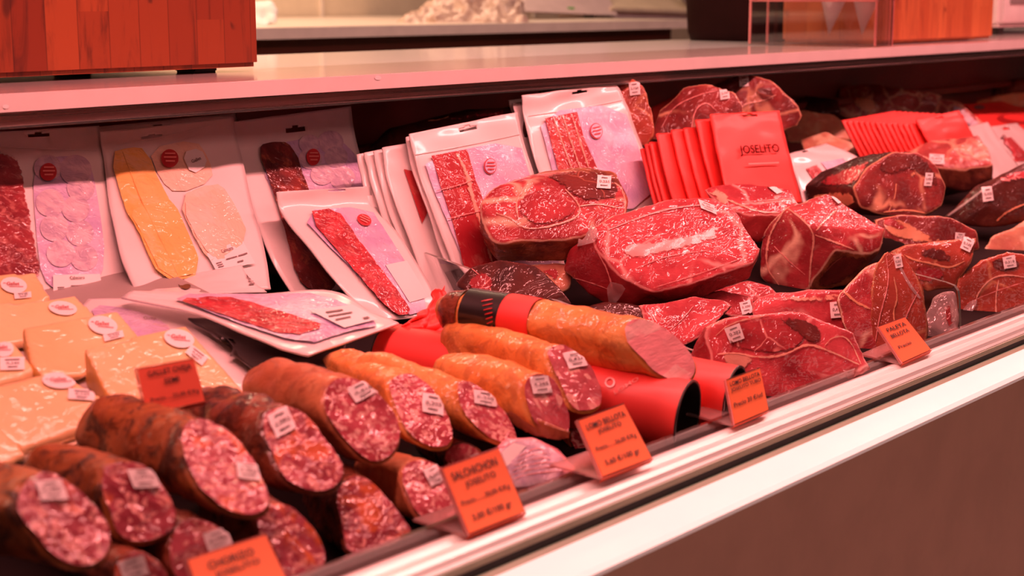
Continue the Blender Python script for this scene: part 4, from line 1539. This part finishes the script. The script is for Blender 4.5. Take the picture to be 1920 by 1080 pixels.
# red tubes
def tube(mpx, bpx, r, lab, marks=False):
    Mc, Bc = onZ(*mpx, deckz(.82) + r + .001), onZ(*bpx, deckz(1.15) + r + .001)
    A = (Bc - Mc).normalized()
    L = (Bc - Mc).length
    s = A.cross(up).normalized()
    w = s.cross(A)
    m = 48

    def cyl(name, rad, t0, t1, mat, parent, cap0=None, rr=None, n=2):
        vs, fs = [], []
        for k in range(n):
            t = t0 + (t1 - t0) * k / (n - 1)
            for i in range(m):
                a = 2 * math.pi * i / m
                vs.append(Mc + A * t + (s * math.cos(a) + w * math.sin(a)) * rad)
        for k in range(n - 1):
            for i in range(m):
                fs.append((k * m + i, k * m + (i + 1) % m, (k + 1) * m + (i + 1) % m, (k + 1) * m + i))
        if cap0 is not None:
            fs.append(tuple(range((n - 1) * m, n * m)))
        return mk(name, vs, fs, mat, parent)

    o = cyl('card_tube', r, 0, L, M['env'], None)
    tag(o, lab, 'tube', 'red card tubes')
    cyl('black_lining', r - .0015, .0, L * .9, M['black'], o, 1)
    for (a, b) in ((0, .0012), (L - .0012, L)):
        vs, fs = [], []
        for rad in (r + .0006, r - .0018):
            for t in (a - .0004, b):
                for i in range(m):
                    an = 2 * math.pi * i / m
                    vs.append(Mc + A * t + (s * math.cos(an) + w * math.sin(an)) * rad)
        for i in range(m):
            j = (i + 1) % m
            fs += [(i, j, m + j, m + i), (2 * m + i, 3 * m + i, 3 * m + j, 2 * m + j), (i, 2 * m + i, 2 * m + j, j), (m + i, m + j, 3 * m + j, 3 * m + i)]
        mk('rim', vs, fs, M['black'], o)
    if marks:
        sf = Surf(o)
        prints('printed_mark', sf, [(1130, 706), (1158, 706), (1158, 730), (1130, 730)], [('O', .15, .1, .85, .9)], M['fold'], o, .0006)
        prints('printed_text', sf, [(1150, 733), (1200, 704), (1204, 711), (1154, 741)], [('LOMO', .0, .1, .9, .9)], M['env_ink'], o, .0006)
    return o


tube((1290, 782), (724, 668), .0355, 'red card tube with black open mouth right of the loin tag', True)
tube((1378, 748), (845, 640), .0335, 'second red card tube partly behind the small tube price tag')


# ------------------------------------------------------------------ ham pieces
HG = 'vacuum wrapped ham pieces piled in the case'


def ham(mat, Y0, pts, cut, lab, thick=.07, group=HG, name='ham_piece', **kw):
    o = chunk(name, M[mat], Y0, pts, [tuple(c) for c in cut], thick, **kw)
    tag(o, lab, 'ham', group)
    return o, Surf(o)


# a
o, sf = ham('ham', 1.25, [(908, 385, 0), (935, 352, 2), (990, 343, 3), (1070, 352, 3.5), (1165, 388, 3), (1165, 420, .5), (1060, 446, -1.5), (935, 452, -1.5), (905, 430, 0), (940, 485, 2), (1060, 486, 2), (1125, 462, 2.5), (1010, 330, 8), (1045, 320, 9), (1100, 317, 9), (1150, 326, 9), (1170, 372, 7)],
            [(0, 1, 2, 3, 4, 5, 6, 7, 8)], 'ham piece showing a round muscle and dark rind top, left of the pile', .06)
drape('round_muscle', sf, [(985, 362), (1020, 354), (1055, 360), (1082, 378), (1082, 402), (1050, 420), (1000, 424), (975, 405), (972, 380)], M['muscle'], o, .0012, 8, 2)
strip('fat_seam', sf, [(930, 400), (960, 410), (985, 432), (1040, 424), (1085, 408), (1088, 385), (1060, 356)], 7, M['fat'], o)
strip('fat_seam', sf, [(1085, 388), (1120, 382), (1165, 392)], 5, M['fat'], o)
strip('fat_seam', sf, [(975, 425), (965, 380), (985, 350)], 6, M['fat'], o)
drape('dark_rind', sf, [(1010, 335), (1045, 322), (1100, 319), (1150, 328), (1166, 372), (1120, 380), (1080, 375), (1050, 345)], M['muscle_dark'], o, .0012, 8, 1)
sticker(o, sf, 1131, 345, 26, 24, 4, 0, '0,255', extra=.003)
# b
o, sf = ham('ham_red', 1.12, [(1118, 432, 1), (1150, 410, 3), (1240, 382, 6), (1330, 374, 7), (1365, 395, 6), (1416, 468, 1.5), (1402, 492, 0), (1300, 527, -2), (1225, 545, -3), (1175, 520, -2.5), (1130, 470, -1), (1395, 520, 2), (1300, 558, 1), (1170, 578, 1), (1110, 548, 1), (1066, 505, 3), (1078, 470, 3)],
            [tuple(range(11))], 'large glossy red ham block in the centre of the pile', .08)
drape('fat_patch', sf, [(1165, 458), (1230, 452), (1320, 435), (1345, 415), (1352, 425), (1340, 448), (1395, 440), (1300, 462), (1240, 478), (1190, 488), (1165, 478)], M['fold'], o, .0006, 8, 1)
strip('fat_seam', sf, [(1140, 432), (1200, 408), (1260, 390), (1330, 384)], 7, M['fold'], o)
strip('wrap_fold', sf, [(1225, 540), (1300, 518), (1400, 482)], 4, M['fold'], o)
strip('wrap_fold', sf, [(1190, 505), (1250, 480), (1330, 470)], 4, M['fold'], o)
strip('wrap_fold', sf, [(1075, 520), (1110, 530), (1150, 545)], 4, M['fold'], o)
strip('wrap_fold', sf, [(1120, 470), (1145, 515), (1152, 570)], 6, M['fold'], o)
drape('wrap_end', sf, [(1082, 465), (1100, 418), (1118, 430), (1124, 455), (1100, 462)], M['wrap'], o, .002, 7, 1, .003)
drape('wrap_end', sf, [(1140, 525), (1178, 530), (1165, 555), (1145, 575)], M['wrap'], o, .002, 7, 1, .003)
sticker(o, sf, 1326, 390, 32, 18, 22, -40, '0,485', extra=.002)
# o pieces beneath a
o, sf = ham('ham_dark', 1.2, [(858, 535, 1), (885, 502, 2), (935, 492, 3), (1000, 500, 3), (1050, 545, 0), (1068, 572, 0), (1000, 578, -1), (900, 560, -1)], [], 'dark wrapped ham piece underneath the round muscle piece', .06)
strip('wrap_fold', sf, [(885, 505), (915, 530), (925, 560)], 5, M['fold'], o)
drape('lean_face', sf, [(872, 535), (892, 510), (925, 512), (925, 545), (895, 552)], M['muscle'], o, .001, 8, 1)
o, sf = ham('ham_pale', 1.24, [(985, 500, 1), (1040, 492, 2), (1072, 500, 2), (1066, 540, 0), (1048, 552, 0), (1010, 520, 0)], [(0, 1, 2, 3, 4, 5)], 'small pale piece wedged under the round muscle piece', .05)
drape('lean_face', sf, [(1005, 505), (1040, 500), (1050, 512), (1044, 530), (1022, 518)], M['muscle'], o, .001, 7, 1)
o, sf = ham('ham_dark', 1.12, [(1092, 580, 1), (1130, 566, 2), (1210, 575, 2), (1200, 612, 0), (1130, 602, 0)], [], 'dark ham offcut underneath the large glossy block', .05)
# c
o, sf = ham('ham_red', 1.175, [(1324, 358, 3), (1345, 350, 4), (1410, 348, 4.5), (1480, 357, 4), (1494, 384, 2), (1462, 402, 0), (1425, 400, -.5), (1365, 388, 0), (1375, 425, 0), (1420, 455, 1), (1480, 430, 2)],
            [tuple(range(8))], 'pinkish ham piece directly below the lettered red envelope', .06)
strip('fat_seam', sf, [(1330, 362), (1370, 378), (1420, 398), (1460, 400)], 7, M['fat'], o)
strip('wrap_fold', sf, [(1390, 380), (1440, 376), (1488, 372)], 3, M['fold'], o)
drape('price_sticker', sf, [(1436, 350), (1450, 350), (1468, 362), (1456, 366)], M['paper'], o, .002, 6)
drape('fat_cap', sf, [(1330, 358), (1345, 352), (1372, 372), (1362, 392), (1345, 380)], M['fat'], o, .001, 7, 1)
# d
o, sf = ham('ham', 1.08, [(1476, 392, 0), (1524, 428, -3), (1512, 545, -1), (1431, 518, 2), (1435, 440, 2.5), (1550, 369, 5), (1654, 432, 3), (1612, 478, 0), (1568, 468, -2.5), (1645, 470, 2), (1594, 530, 1.5), (1470, 548, 1.5)],
            [(0, 1, 2, 3, 4), (0, 5, 6, 7, 8, 1)], 'angular two faced ham block right of the large glossy one', .07)
strip('fat_seam', sf, [(1478, 392), (1510, 415), (1528, 440), (1520, 490), (1516, 545)], 8, M['fat'], o)
strip('fat_seam', sf, [(1530, 432), (1550, 410), (1568, 395)], 9, M['fat'], o)
strip('fat_seam', sf, [(1528, 440), (1565, 455), (1600, 468)], 7, M['fat'], o)
strip('fat_seam', sf, [(1452, 462), (1480, 490), (1510, 515)], 4, M['fold'], o)
strip('fat_rim', sf, [(1472, 394), (1442, 440), (1435, 500), (1462, 535)], 8, M['fat'], o)
drape('dark_rind', sf, [(1574, 474), (1612, 482), (1640, 472), (1594, 526), (1522, 545), (1545, 500)], M['muscle_dark'], o, .001, 8, 1)
drape('wrap_end', sf, [(1418, 436), (1430, 432), (1440, 440), (1428, 450)], M['wrap'], o, .002, 6, 1)
drape('price_sticker', sf, [(1556, 370), (1562, 370), (1576, 382), (1570, 384)], M['paper'], o, .002, 5)
# p, l, l2
o, sf = ham('ham_red', 1.10, [(1335, 548, 2), (1400, 527, 3), (1442, 535, 3), (1460, 556, 2), (1400, 580, 0), (1345, 580, 0)], [(0, 1, 2, 3, 4, 5)], 'flat ham slab between the glossy block and the angular block', .05)
o, sf = ham('ham_red', 1.02, [(1203, 575, 2), (1300, 560, 3.5), (1372, 572, 2), (1335, 612, -1), (1302, 640, -2), (1265, 655, -2), (1215, 620, 0)], [tuple(range(7))], 'dark red slab with a bright edge behind the pale pink loin end', .05)
strip('wrap_fold', sf, [(1240, 632), (1280, 600), (1300, 575)], 3, M['fold'], o)
strip('fat_seam', sf, [(1215, 578), (1225, 600), (1228, 630)], 6, M['fold'], o)
o, sf = ham('ham_red', 1.04, [(1305, 556, 3), (1355, 546, 3), (1412, 558, 2), (1414, 588, 0), (1385, 600, 0), (1345, 585, 0)], [(0, 1, 2, 3, 4, 5)], 'small shiny red piece with a sticker on its end, behind the front slab', .05)
sticker(o, sf, 1398, 578, 20, 22, -14, 0, '0,300', extra=.002)
# m
o, sf = ham('ham_red', .95, [(1412, 585, .5), (1418, 568, 1.5), (1455, 550, 3), (1510, 553, 3.5), (1582, 546, 3.5), (1592, 580, 2.5), (1602, 640, 1), (1618, 690, 0), (1560, 700, -1), (1450, 650, -1)], [tuple(range(10))], 'red ham block with a white fat top edge, second row of the pile', .06)
drape('fat_cap', sf, [(1425, 566), (1458, 552), (1510, 555), (1580, 548), (1585, 562), (1540, 566), (1500, 568), (1460, 564)], M['fat'], o, .0012, 8, 1)
sticker(o, sf, 1568, 582, 25, 30, -5, 0, '0,415', extra=.002)
# n
o, sf = ham('ham_red', .862, [(1300, 668, 3), (1330, 615, 2), (1370, 598, 1), (1440, 588, 2), (1500, 587, 3), (1535, 608, 3), (1590, 625, 3), (1620, 690, 1), (1560, 722, -.5), (1450, 748, -1.5), (1392, 725, -1), (1345, 695, 0), (1312, 684, 2)],
            [tuple(range(2, 12))], 'broad front ham block with a fat seam across, behind the tube tag', .06)
drape('upper_muscle', sf, [(1352, 620), (1380, 606), (1440, 596), (1490, 596), (1520, 620), (1500, 650), (1470, 664), (1420, 662), (1375, 655)], M['muscle'], o, .001, 8, 1)
drape('dark_spot', sf, [(1450, 598), (1500, 596), (1536, 612), (1544, 642), (1518, 648), (1492, 626)], M['muscle_dark'], o, .0016, 7, 1)
strip('fat_seam', sf, [(1345, 665), (1380, 662), (1420, 672), (1470, 668), (1510, 645), (1545, 655), (1610, 685)], 9, M['fat'], o, .0012)
strip('fat_rim', sf, [(1342, 630), (1370, 605), (1440, 592)], 6, M['fat'], o)
drape('fat_patch', sf, [(1352, 662), (1380, 658), (1415, 668), (1405, 690), (1375, 700), (1358, 685)], M['fat'], o, .0008, 7, 1)
strip('fat_rim', sf, [(1545, 650), (1560, 632), (1590, 632), (1614, 684)], 5, M['fat'], o)
sticker(o, sf, 1377, 626, 28, 30, -20, 0, '0,382', extra=.003)
# e
o, sf = ham('ham_dark', 1.15, [(1614, 385, 0), (1606, 352, 0), (1628, 316, 1), (1675, 287, 2), (1715, 286, 2.5), (1747, 310, 2.5), (1769, 350, 2), (1760, 385, 1), (1725, 403, 0), (1655, 400, -.5), (1516, 350, 9), (1545, 322, 10), (1610, 297, 9), (1520, 378, 8), (1560, 396, 5)],
            [tuple(range(10))], 'rounded ham end with a nearly black cap and dark cut face', .07)
drape('fat_rim', sf, [(1520, 365), (1560, 358), (1605, 360), (1606, 385), (1560, 392), (1525, 380)], M['fat_orange'], o, .001, 8, 1)
drape('side_flesh', sf, [(1530, 345), (1560, 325), (1640, 296), (1625, 318), (1605, 350), (1560, 352)], M['muscle'], o, .001, 8, 1)
drape('dark_cap', sf, [(1640, 316), (1664, 291), (1690, 284), (1722, 288), (1750, 314), (1765, 348), (1748, 352), (1724, 328), (1706, 318), (1690, 324), (1662, 330)], M['muscle_dark'], o, .0008, 7, 1)
strip('fat_seam', sf, [(1680, 345), (1678, 370), (1665, 398)], 5, M['fat_orange'], o)
drape('fat_patch', sf, [(1695, 345), (1708, 318), (1716, 318), (1724, 338), (1712, 330)], M['fat_orange'], o, .001, 6, 1)
strip('fat_rim', sf, [(1656, 398), (1700, 393), (1735, 400)], 6, M['fat_orange'], o)
sticker(o, sf, 1740, 337, 14, 25, 2, 6, '0,495', extra=.002)
# f
o, sf = ham('ham_back', 1.26, [(1698, 288, 3), (1745, 268, 5), (1832, 257, 6), (1848, 280, 4), (1860, 308, 1), (1800, 316, -1), (1755, 312, -1), (1857, 334, 2), (1810, 358, 1), (1758, 345, 1)],
            [tuple(range(7))], 'glittery film wrapped block behind the rounded ham end', .07)
sticker(o, sf, 1756, 300, 28, 18, 4, 0, '0,475', extra=.002)
drape('lean_spot', sf, [(1806, 286), (1825, 282), (1838, 288), (1820, 294)], M['muscle'], o, .001, 6, 1)
# g
o, sf = ham('ham_dark', 1.06, [(1772, 408, 3), (1836, 350, 3), (1920, 310, 5), (1990, 300, 6), (1990, 405, 2), (1900, 408, 0), (1850, 424, 0), (1800, 420, 1), (1842, 358, 0), (1850, 385, -1)],
            [], 'dark ham piece on the right edge, above the pale one', .07)
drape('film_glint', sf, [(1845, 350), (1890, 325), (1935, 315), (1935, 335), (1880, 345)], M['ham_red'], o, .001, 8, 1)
strip('fat_seam', sf, [(1868, 414), (1890, 395), (1930, 380)], 8, M['fat_orange'], o)
strip('wrap_fold', sf, [(1778, 405), (1820, 375), (1845, 355)], 5, M['wrap'], o)
sticker(o, sf, 1851, 365, 18, 26, -8, 0, '0,435', extra=.002)
# h
o, sf = ham('ham_dark', 1.03, [(1640, 412, 2), (1690, 404, 1), (1780, 408, 1), (1828, 432, 2), (1834, 468, 2), (1790, 475, 0), (1720, 465, -1), (1655, 445, 0)], [tuple(range(8))], 'dark streaked ham slice under the rounded ham end', .06)
drape('fat_patch', sf, [(1650, 410), (1690, 408), (1740, 440), (1780, 455), (1720, 458), (1660, 440)], M['fat_orange'], o, .0008, 8, 1)
drape('lean_face', sf, [(1652, 406), (1680, 408), (1710, 432), (1680, 434), (1655, 425)], M['muscle'], o, .0014, 8, 1)
sticker(o, sf, 1798, 446, 18, 18, 4, 0, '0,210', extra=.002)
# i
o, sf = ham('ham_brown', .93, [(1672, 474, 2), (1700, 460, 1), (1760, 458, 1), (1830, 445, 2.5), (1818, 492, 0), (1786, 538, 0), (1740, 545, -.5), (1700, 524, 0), (1686, 495, 0)], [tuple(range(9))], 'thick ham cut with pale seams and a tilted sticker, right of the pile', .06)
drape('lean_face', sf, [(1712, 466), (1760, 462), (1785, 480), (1788, 495), (1760, 492), (1722, 480)], M['muscle_dark'], o, .001, 8, 1)
drape('lean_face', sf, [(1718, 496), (1760, 500), (1778, 518), (1740, 535), (1712, 520)], M['muscle'], o, .001, 8, 1)
strip('fat_seam', sf, [(1695, 478), (1712, 488), (1750, 495), (1780, 504), (1808, 490)], 8, M['fat_orange'], o)
sticker(o, sf, 1812, 461, 20, 24, 24, 0, '0,335', extra=.003)
# r
o, sf = ham('ham', .885, [(1572, 562, 1), (1592, 535, 2), (1625, 502, 3), (1660, 490, 3), (1668, 560, 1), (1655, 640, 0), (1625, 682, -1), (1602, 640, 0), (1580, 604, 0)], [tuple(range(9))], 'ham offcut with an orange fat edge between the fat topped block and the tall piece', .05)
strip('fat_rim', sf, [(1582, 548), (1605, 568), (1632, 580)], 10, M['fat_orange'], o)
# j
o, sf = ham('ham_brown', .855, [(1632, 600, 1), (1634, 545, 2), (1642, 496, 2), (1660, 473, 1.5), (1695, 479, 1), (1728, 542, 0), (1738, 615, -.5), (1730, 655, -1), (1680, 672, -1.5), (1636, 655, 0)], [tuple(range(10))], 'tall upright ham piece in creased film behind the right front tag', .06)
strip('wrap_fold', sf, [(1662, 480), (1668, 530), (1650, 590), (1642, 640)], 5, M['fold'], o)
strip('wrap_fold', sf, [(1682, 490), (1705, 535), (1725, 560)], 7, M['wrap'], o)
strip('fat_seam', sf, [(1676, 520), (1684, 560), (1672, 590), (1690, 640)], 7, M['fat_orange'], o)
strip('wrap_fold', sf, [(1722, 545), (1695, 600), (1690, 625)], 5, M['fold'], o)
sticker(o, sf, 1684, 491, 14, 24, -12, 0, '0,265', extra=.002)
# wrapped offcut
o = chunk('wrapped_offcut', M['wrap'], .845, [(1734, 585, 1), (1752, 556, 2), (1785, 552, 2), (1796, 622, 0), (1770, 632, -.5), (1736, 634, -.5)], (), .035, vox=.003, sm=2, lump=.007)
tag(o, 'crumpled film wrapped offcut left of the right glass divider', 'ham', HG)
drape('lean_face', Surf(o), [(1766, 590), (1780, 560), (1790, 600), (1780, 622)], M['muscle'], o, .001, 7, 1)
# k
o, sf = ham('ham_brown', .845, [(1798, 612, 0), (1800, 525, 0), (1840, 492, 1), (1888, 474, 2), (1935, 488, 2), (1990, 495, 3), (1990, 580, 0), (1900, 618, -1), (1825, 640, -1)], [tuple(range(9))], 'film wrapped ham with a curved fat seam at the lower right edge', .06)
strip('fat_seam', sf, [(1825, 575), (1835, 545), (1860, 520), (1890, 515), (1930, 522)], 7, M['fat'], o)
strip('fat_seam', sf, [(1868, 610), (1866, 560), (1872, 525)], 6, M['fat'], o)
strip('wrap_fold', sf, [(1812, 570), (1850, 552), (1890, 540), (1935, 525)], 3, M['fold'], o, .003)
drape('wrap_end', sf, [(1802, 590), (1812, 568), (1832, 560), (1826, 580), (1810, 598)], M['wrap'], o, .002, 6, 1, .002)
drape('dark_cap', sf, [(1848, 492), (1888, 478), (1918, 492), (1908, 510), (1868, 512)], M['muscle_dark'], o, .001, 7, 1)
sticker(o, sf, 1891, 493, 24, 22, -10, 0, '0,310', extra=.003)
# q
o, sf = ham('ham_pale', 1.0, [(1838, 485, 0), (1862, 445, 1), (1920, 415, 3), (1990, 405, 4), (1990, 505, 1), (1900, 498, 0)], [tuple(range(6))], 'pale fatty ham piece at the right edge', .05)
# back row
BG = 'ham pieces along the back of the case'
o, sf = ham('ham_brown', 1.465, [(1015, 172, 3), (1090, 141, 3), (1130, 138, 3), (1180, 147, 2), (1206, 165, 1), (1222, 222, 0), (1221, 256, 0), (1205, 272, 0), (1150, 262, 0), (1060, 230, 0)], [tuple(range(10))], 'smooth brown ham half standing behind the right fanned stack', .03, BG)
sticker(o, sf, 1190, 167, 20, 24, -6, 0, '2,150', extra=.002)
o, sf = ham('ham_dark', 1.405, [(1222, 262, 1), (1240, 205, 2), (1285, 166, 2), (1325, 157, 1), (1375, 175, 1), (1392, 210, 0), (1385, 252, 0), (1300, 260, -.5)], [tuple(range(8))], 'dark ham piece with pale seams behind the near red stack', .03, BG)
strip('fat_seam', sf, [(1240, 240), (1262, 200), (1310, 178), (1345, 170)], 4, M['fold'], o)
strip('fat_seam', sf, [(1295, 255), (1302, 205), (1325, 190), (1345, 210)], 5, M['fold'], o)
sticker(o, sf, 1358, 176, 18, 22, -8, 0, '2,150', extra=.002)
o, sf = ham('ham_dark', 1.44, [(1330, 168, 2), (1365, 146, 1), (1400, 138, 1), (1450, 155, 0), (1486, 190, 0), (1502, 216, 0), (1492, 236, 0), (1460, 246, 0), (1380, 238, -.5)], [tuple(range(9))], 'broad ham slice with a sticker on top behind the lettered envelope', .03, BG)
drape('dark_face', sf, [(1410, 165), (1440, 160), (1460, 178), (1440, 192), (1425, 190)], M['muscle_dark'], o, .001, 7, 1)
strip('fat_seam', sf, [(1385, 225), (1390, 195), (1430, 190), (1455, 178)], 6, M['fat'], o)
sticker(o, sf, 1395, 153, 18, 20, -4, 0, '2,140', extra=.002)
o = sheet('ham_envelope', [(1216, 205, 1.58, 1290, 165, 1.58), (1222, 240, 1.56, 1300, 215, 1.56)], M['env'], seed=130, nu=8, nv=8)
tag(o, 'red envelope lying behind the dark seamed ham at the back', 'envelope')
o, sf = ham('ham_pale', 1.60, [(1470, 235, 2), (1490, 208, 3), (1560, 214, 2), (1600, 240, 1), (1606, 262, 0), (1540, 268, -1), (1480, 268, 0)], [tuple(range(7))], 'pale fatty ham shank behind the gap between the red stacks', .06, BG)
o, sf = ham('ham_pale', 1.52, [(1500, 262, 2), (1550, 250, 2), (1602, 272, 1), (1606, 290, 0), (1560, 296, -1), (1510, 285, 0)], [tuple(range(6))], 'small pale shank end just above the leaning white pack', .05, BG)
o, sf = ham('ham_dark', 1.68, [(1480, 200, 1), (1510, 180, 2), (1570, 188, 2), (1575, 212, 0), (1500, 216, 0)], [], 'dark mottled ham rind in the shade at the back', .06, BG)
o, sf = ham('ham_back', 1.65, [(1567, 205, 0), (1578, 168, 1), (1620, 158, 2), (1700, 168, 2), (1760, 180, 2), (1745, 215, 0), (1650, 222, 0), (1590, 222, 0)], [tuple(range(8))], 'marbled ham shoulder in film behind the far red stack', .08, BG)
drape('fat_patch', sf, [(1595, 180), (1640, 180), (1645, 200), (1630, 218), (1605, 205)], M['fat_orange'], o, .001, 7, 1)
o, sf = ham('ham_back', 1.58, [(1688, 220, 1), (1745, 183, 2), (1800, 194, 1), (1852, 242, 0), (1810, 252, 0), (1740, 235, -.5)], [tuple(range(6))], 'sparkling film wrapped ham between the far red stack and the red card', .06, BG)
drape('crumpled_film', sf, [(1772, 196), (1800, 198), (1846, 240), (1815, 246)], M['clear_film'], o, .002, 6, 1, .004)
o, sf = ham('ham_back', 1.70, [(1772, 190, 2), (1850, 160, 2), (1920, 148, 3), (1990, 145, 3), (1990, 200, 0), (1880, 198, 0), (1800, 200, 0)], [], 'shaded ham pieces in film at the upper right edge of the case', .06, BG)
o, sf = ham('ham_pale', 1.62, [(1830, 190, 1), (1900, 174, 1), (1990, 170, 1), (1990, 200, 0), (1850, 202, 0)], [], 'pale rimmed ham strip above the red card', .05, BG)
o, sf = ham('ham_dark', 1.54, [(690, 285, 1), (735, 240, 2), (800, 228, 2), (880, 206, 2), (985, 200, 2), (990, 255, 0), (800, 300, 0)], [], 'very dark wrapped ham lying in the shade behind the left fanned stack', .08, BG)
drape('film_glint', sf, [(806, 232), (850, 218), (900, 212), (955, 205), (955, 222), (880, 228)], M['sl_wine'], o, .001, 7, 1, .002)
strip('gold_edge', sf, [(803, 228), (825, 226), (842, 220)], 5, M['fat_orange'], o, .002)


# ------------------------------------------------------------------ price tags on the rail
def price_tag(q, Yb, Yt, lines, lab, card='tag', base=True, stick=False):
    TL, TR, BR, BL = q
    bl, br = atY(*BL, Yb), atY(*BR, Yb)
    tl, tr = atY(*TL, Yt), atY(*TR, Yt)
    cen = (bl + br + tl + tr) / 4
    nrm = (br - bl).cross(tl - bl).normalized()
    if nrm.dot(CP - cen) < 0:
        nrm = -nrm
    o = empty('price_tag', tuple((bl + br) / 2))
    tag(o, lab, 'price tag', 'orange price tags')
    pl = Plane(cen, nrm, 0)
    P = [pl(*TL), pl(*TR), pl(*BR), pl(*BL)]

    def plate(name, P, t0, t1, mat):
        vs = [p + nrm * t1 for p in P] + [p + nrm * t0 for p in P]
        return mk(name, vs, [(0, 1, 2, 3), (7, 6, 5, 4), (0, 4, 5, 1), (1, 5, 6, 2), (2, 6, 7, 3), (3, 7, 4, 0)], mat, o, False)

    plate('paper_card', P, -.0006, 0, M[card])
    c = sum(P, Vector()) / 4
    PB = [c + (p - c) * 1.05 for p in P]
    plate('acrylic_back', PB, -.0030, -.0008, M['acrylic'])
    mk('bottom_edge', [PB[3] + nrm * .0006, PB[2] + nrm * .0006, PB[2] - nrm * .0045 - up * .002, PB[3] - nrm * .0045 - up * .002], [(0, 1, 2, 3)], M['tag_red'], o, False)
    prints('print', pl, q, lines, M['ink'], o, .0008)
    tp = [PB[0] - nrm * .0032, PB[1] - nrm * .0032, PB[1] + nrm * .0006, PB[0] + nrm * .0006]
    mk('top_edge', tp, [(0, 1, 2, 3)], M['fold'], o, False)
    lp = [PB[0] + nrm * .0006, PB[0] - nrm * .0032, PB[3] - nrm * .0032, PB[3] + nrm * .0006]
    mk('side_edge', lp, [(0, 1, 2, 3)], M['fold'], o, False)
    if base:
        b0, b1 = PB[3], PB[2]
        bk = Vector((-.012, .045, .006))
        slab('acrylic_base', b0 - nrm * .003, b1 - b0, bk, up * .002, M['acrylic_base'], o)
    if stick:
        m0 = (PB[2] + PB[3]) / 2
        slab('stick', m0 - Vector((.002, 0, 0)), Vector((.004, 0, 0)), Vector((0, .002, 0)), -up * .05, M['acrylic'], o)
    return o


M['acrylic_base'] = m_clear('acrylic_base', (.92, .66, .64), .08, .1, 0, .16)
price_tag([(830, 879), (935, 841), (984, 959), (880, 1000)], .766, .800,
          [('SALCHICHON', .08, .10, .88, .22), ('JOSELITO', .24, .28, .78, .40), ('Precio........30,00 €/Kg', .06, .52, .92, .62), ('3,00 €/100 gr', .14, .76, .84, .88)],
          'orange salchichon price tag on the rail, larger of the left pair')
price_tag([(1085, 789), (1170, 758), (1222, 858), (1130, 893)], .766, .800,
          [('LOMO BELLOTA', .08, .10, .92, .20), ('JOSELITO', .26, .24, .76, .34), ('Precio........56,00 €/Kg', .08, .50, .92, .60), ('5,60 €/100 gr', .14, .76, .84, .88)],
          'orange loin price tag on the rail in front of the red tubes')
price_tag([(1362, 713), (1425, 690), (1441, 768), (1378, 795)], .772, .795,
          [('LOMO BELLOTA', .06, .07, .94, .17), ('JOSELITO TUBO', .06, .22, .94, .32), ('Precio 39 €/ud', .06, .54, .90, .65)],
          'small orange tube price tag in front of the broad ham block', 'tag')
price_tag([(1648, 613), (1697, 595), (1745, 655), (1692, 679)], .770, .805,
          [('PALETA', .15, .10, .85, .20), ('BELLOTA', .15, .28, .80, .38), ('Precio', .15, .60, .6, .68)],
          'faded orange price tag at the right end of the rail')
price_tag([(352, 1050), (498, 1003), (548, 1110), (395, 1170)], .760, .790,
          [('CHORIZO', .20, .12, .78, .24), ('JOSELITO', .24, .30, .80, .42)],
          'large orange chorizo price tag at the bottom edge')
price_tag([(258, 691), (363, 672), (384, 752), (276, 776)], .985, .997,
          [('GALLET OVEJA', .14, .10, .92, .26), ('SEMI', .40, .32, .66, .44), ('Precio......22,00 €/Kg', .10, .68, .94, .80)],
          'red orange cheese price tag standing before the glossy cheese wedge', 'tag_red', False, True)

# ------------------------------------------------------------------ light
def area(name, loc, size, sy, power, col, rot=(0, 0, 0)):
    l = bpy.data.lights.new(name, 'AREA')
    l.shape = 'RECTANGLE'
    l.size = size
    l.size_y = sy
    l.energy = power
    l.color = col
    o = bpy.data.objects.new(name, l)
    COL.objects.link(o)
    o.location = loc
    o.rotation_euler = rot
    return o


area('meat_lamp', (2.5, 1.00, 1.755), 4.2, .06, 45, (1, .29, .275))
area('shop_ceiling_lamp', (1.8, .725, 2.9), 6.0, .06, 72, (1, .66, .59))
area('staff_ceiling_lamp', (1.5, 3.6, 2.9), 5.0, .5, 110, (1, .60, .40))
area('customer_side_lamp', (1.6, -1.6, 2.6), 4.0, .6, 17, (1, .42, .37), (math.radians(50), 0, 0))
w = bpy.data.worlds.new('world')
SC.world = w
w.use_nodes = True
w.node_tree.nodes['Background'].inputs[0].default_value = (1, .42, .36, 1)
w.node_tree.nodes['Background'].inputs[1].default_value = .05

vs_ = SC.view_settings
vs_.view_transform = 'Standard'
vs_.look = 'None'
vs_.exposure = 0.0
vs_.gamma = 1.0
vs_.use_curve_mapping = False
SC.cycles.use_denoising = True
SC.cycles.max_bounces = 8
SC.cycles.transparent_max_bounces = 16
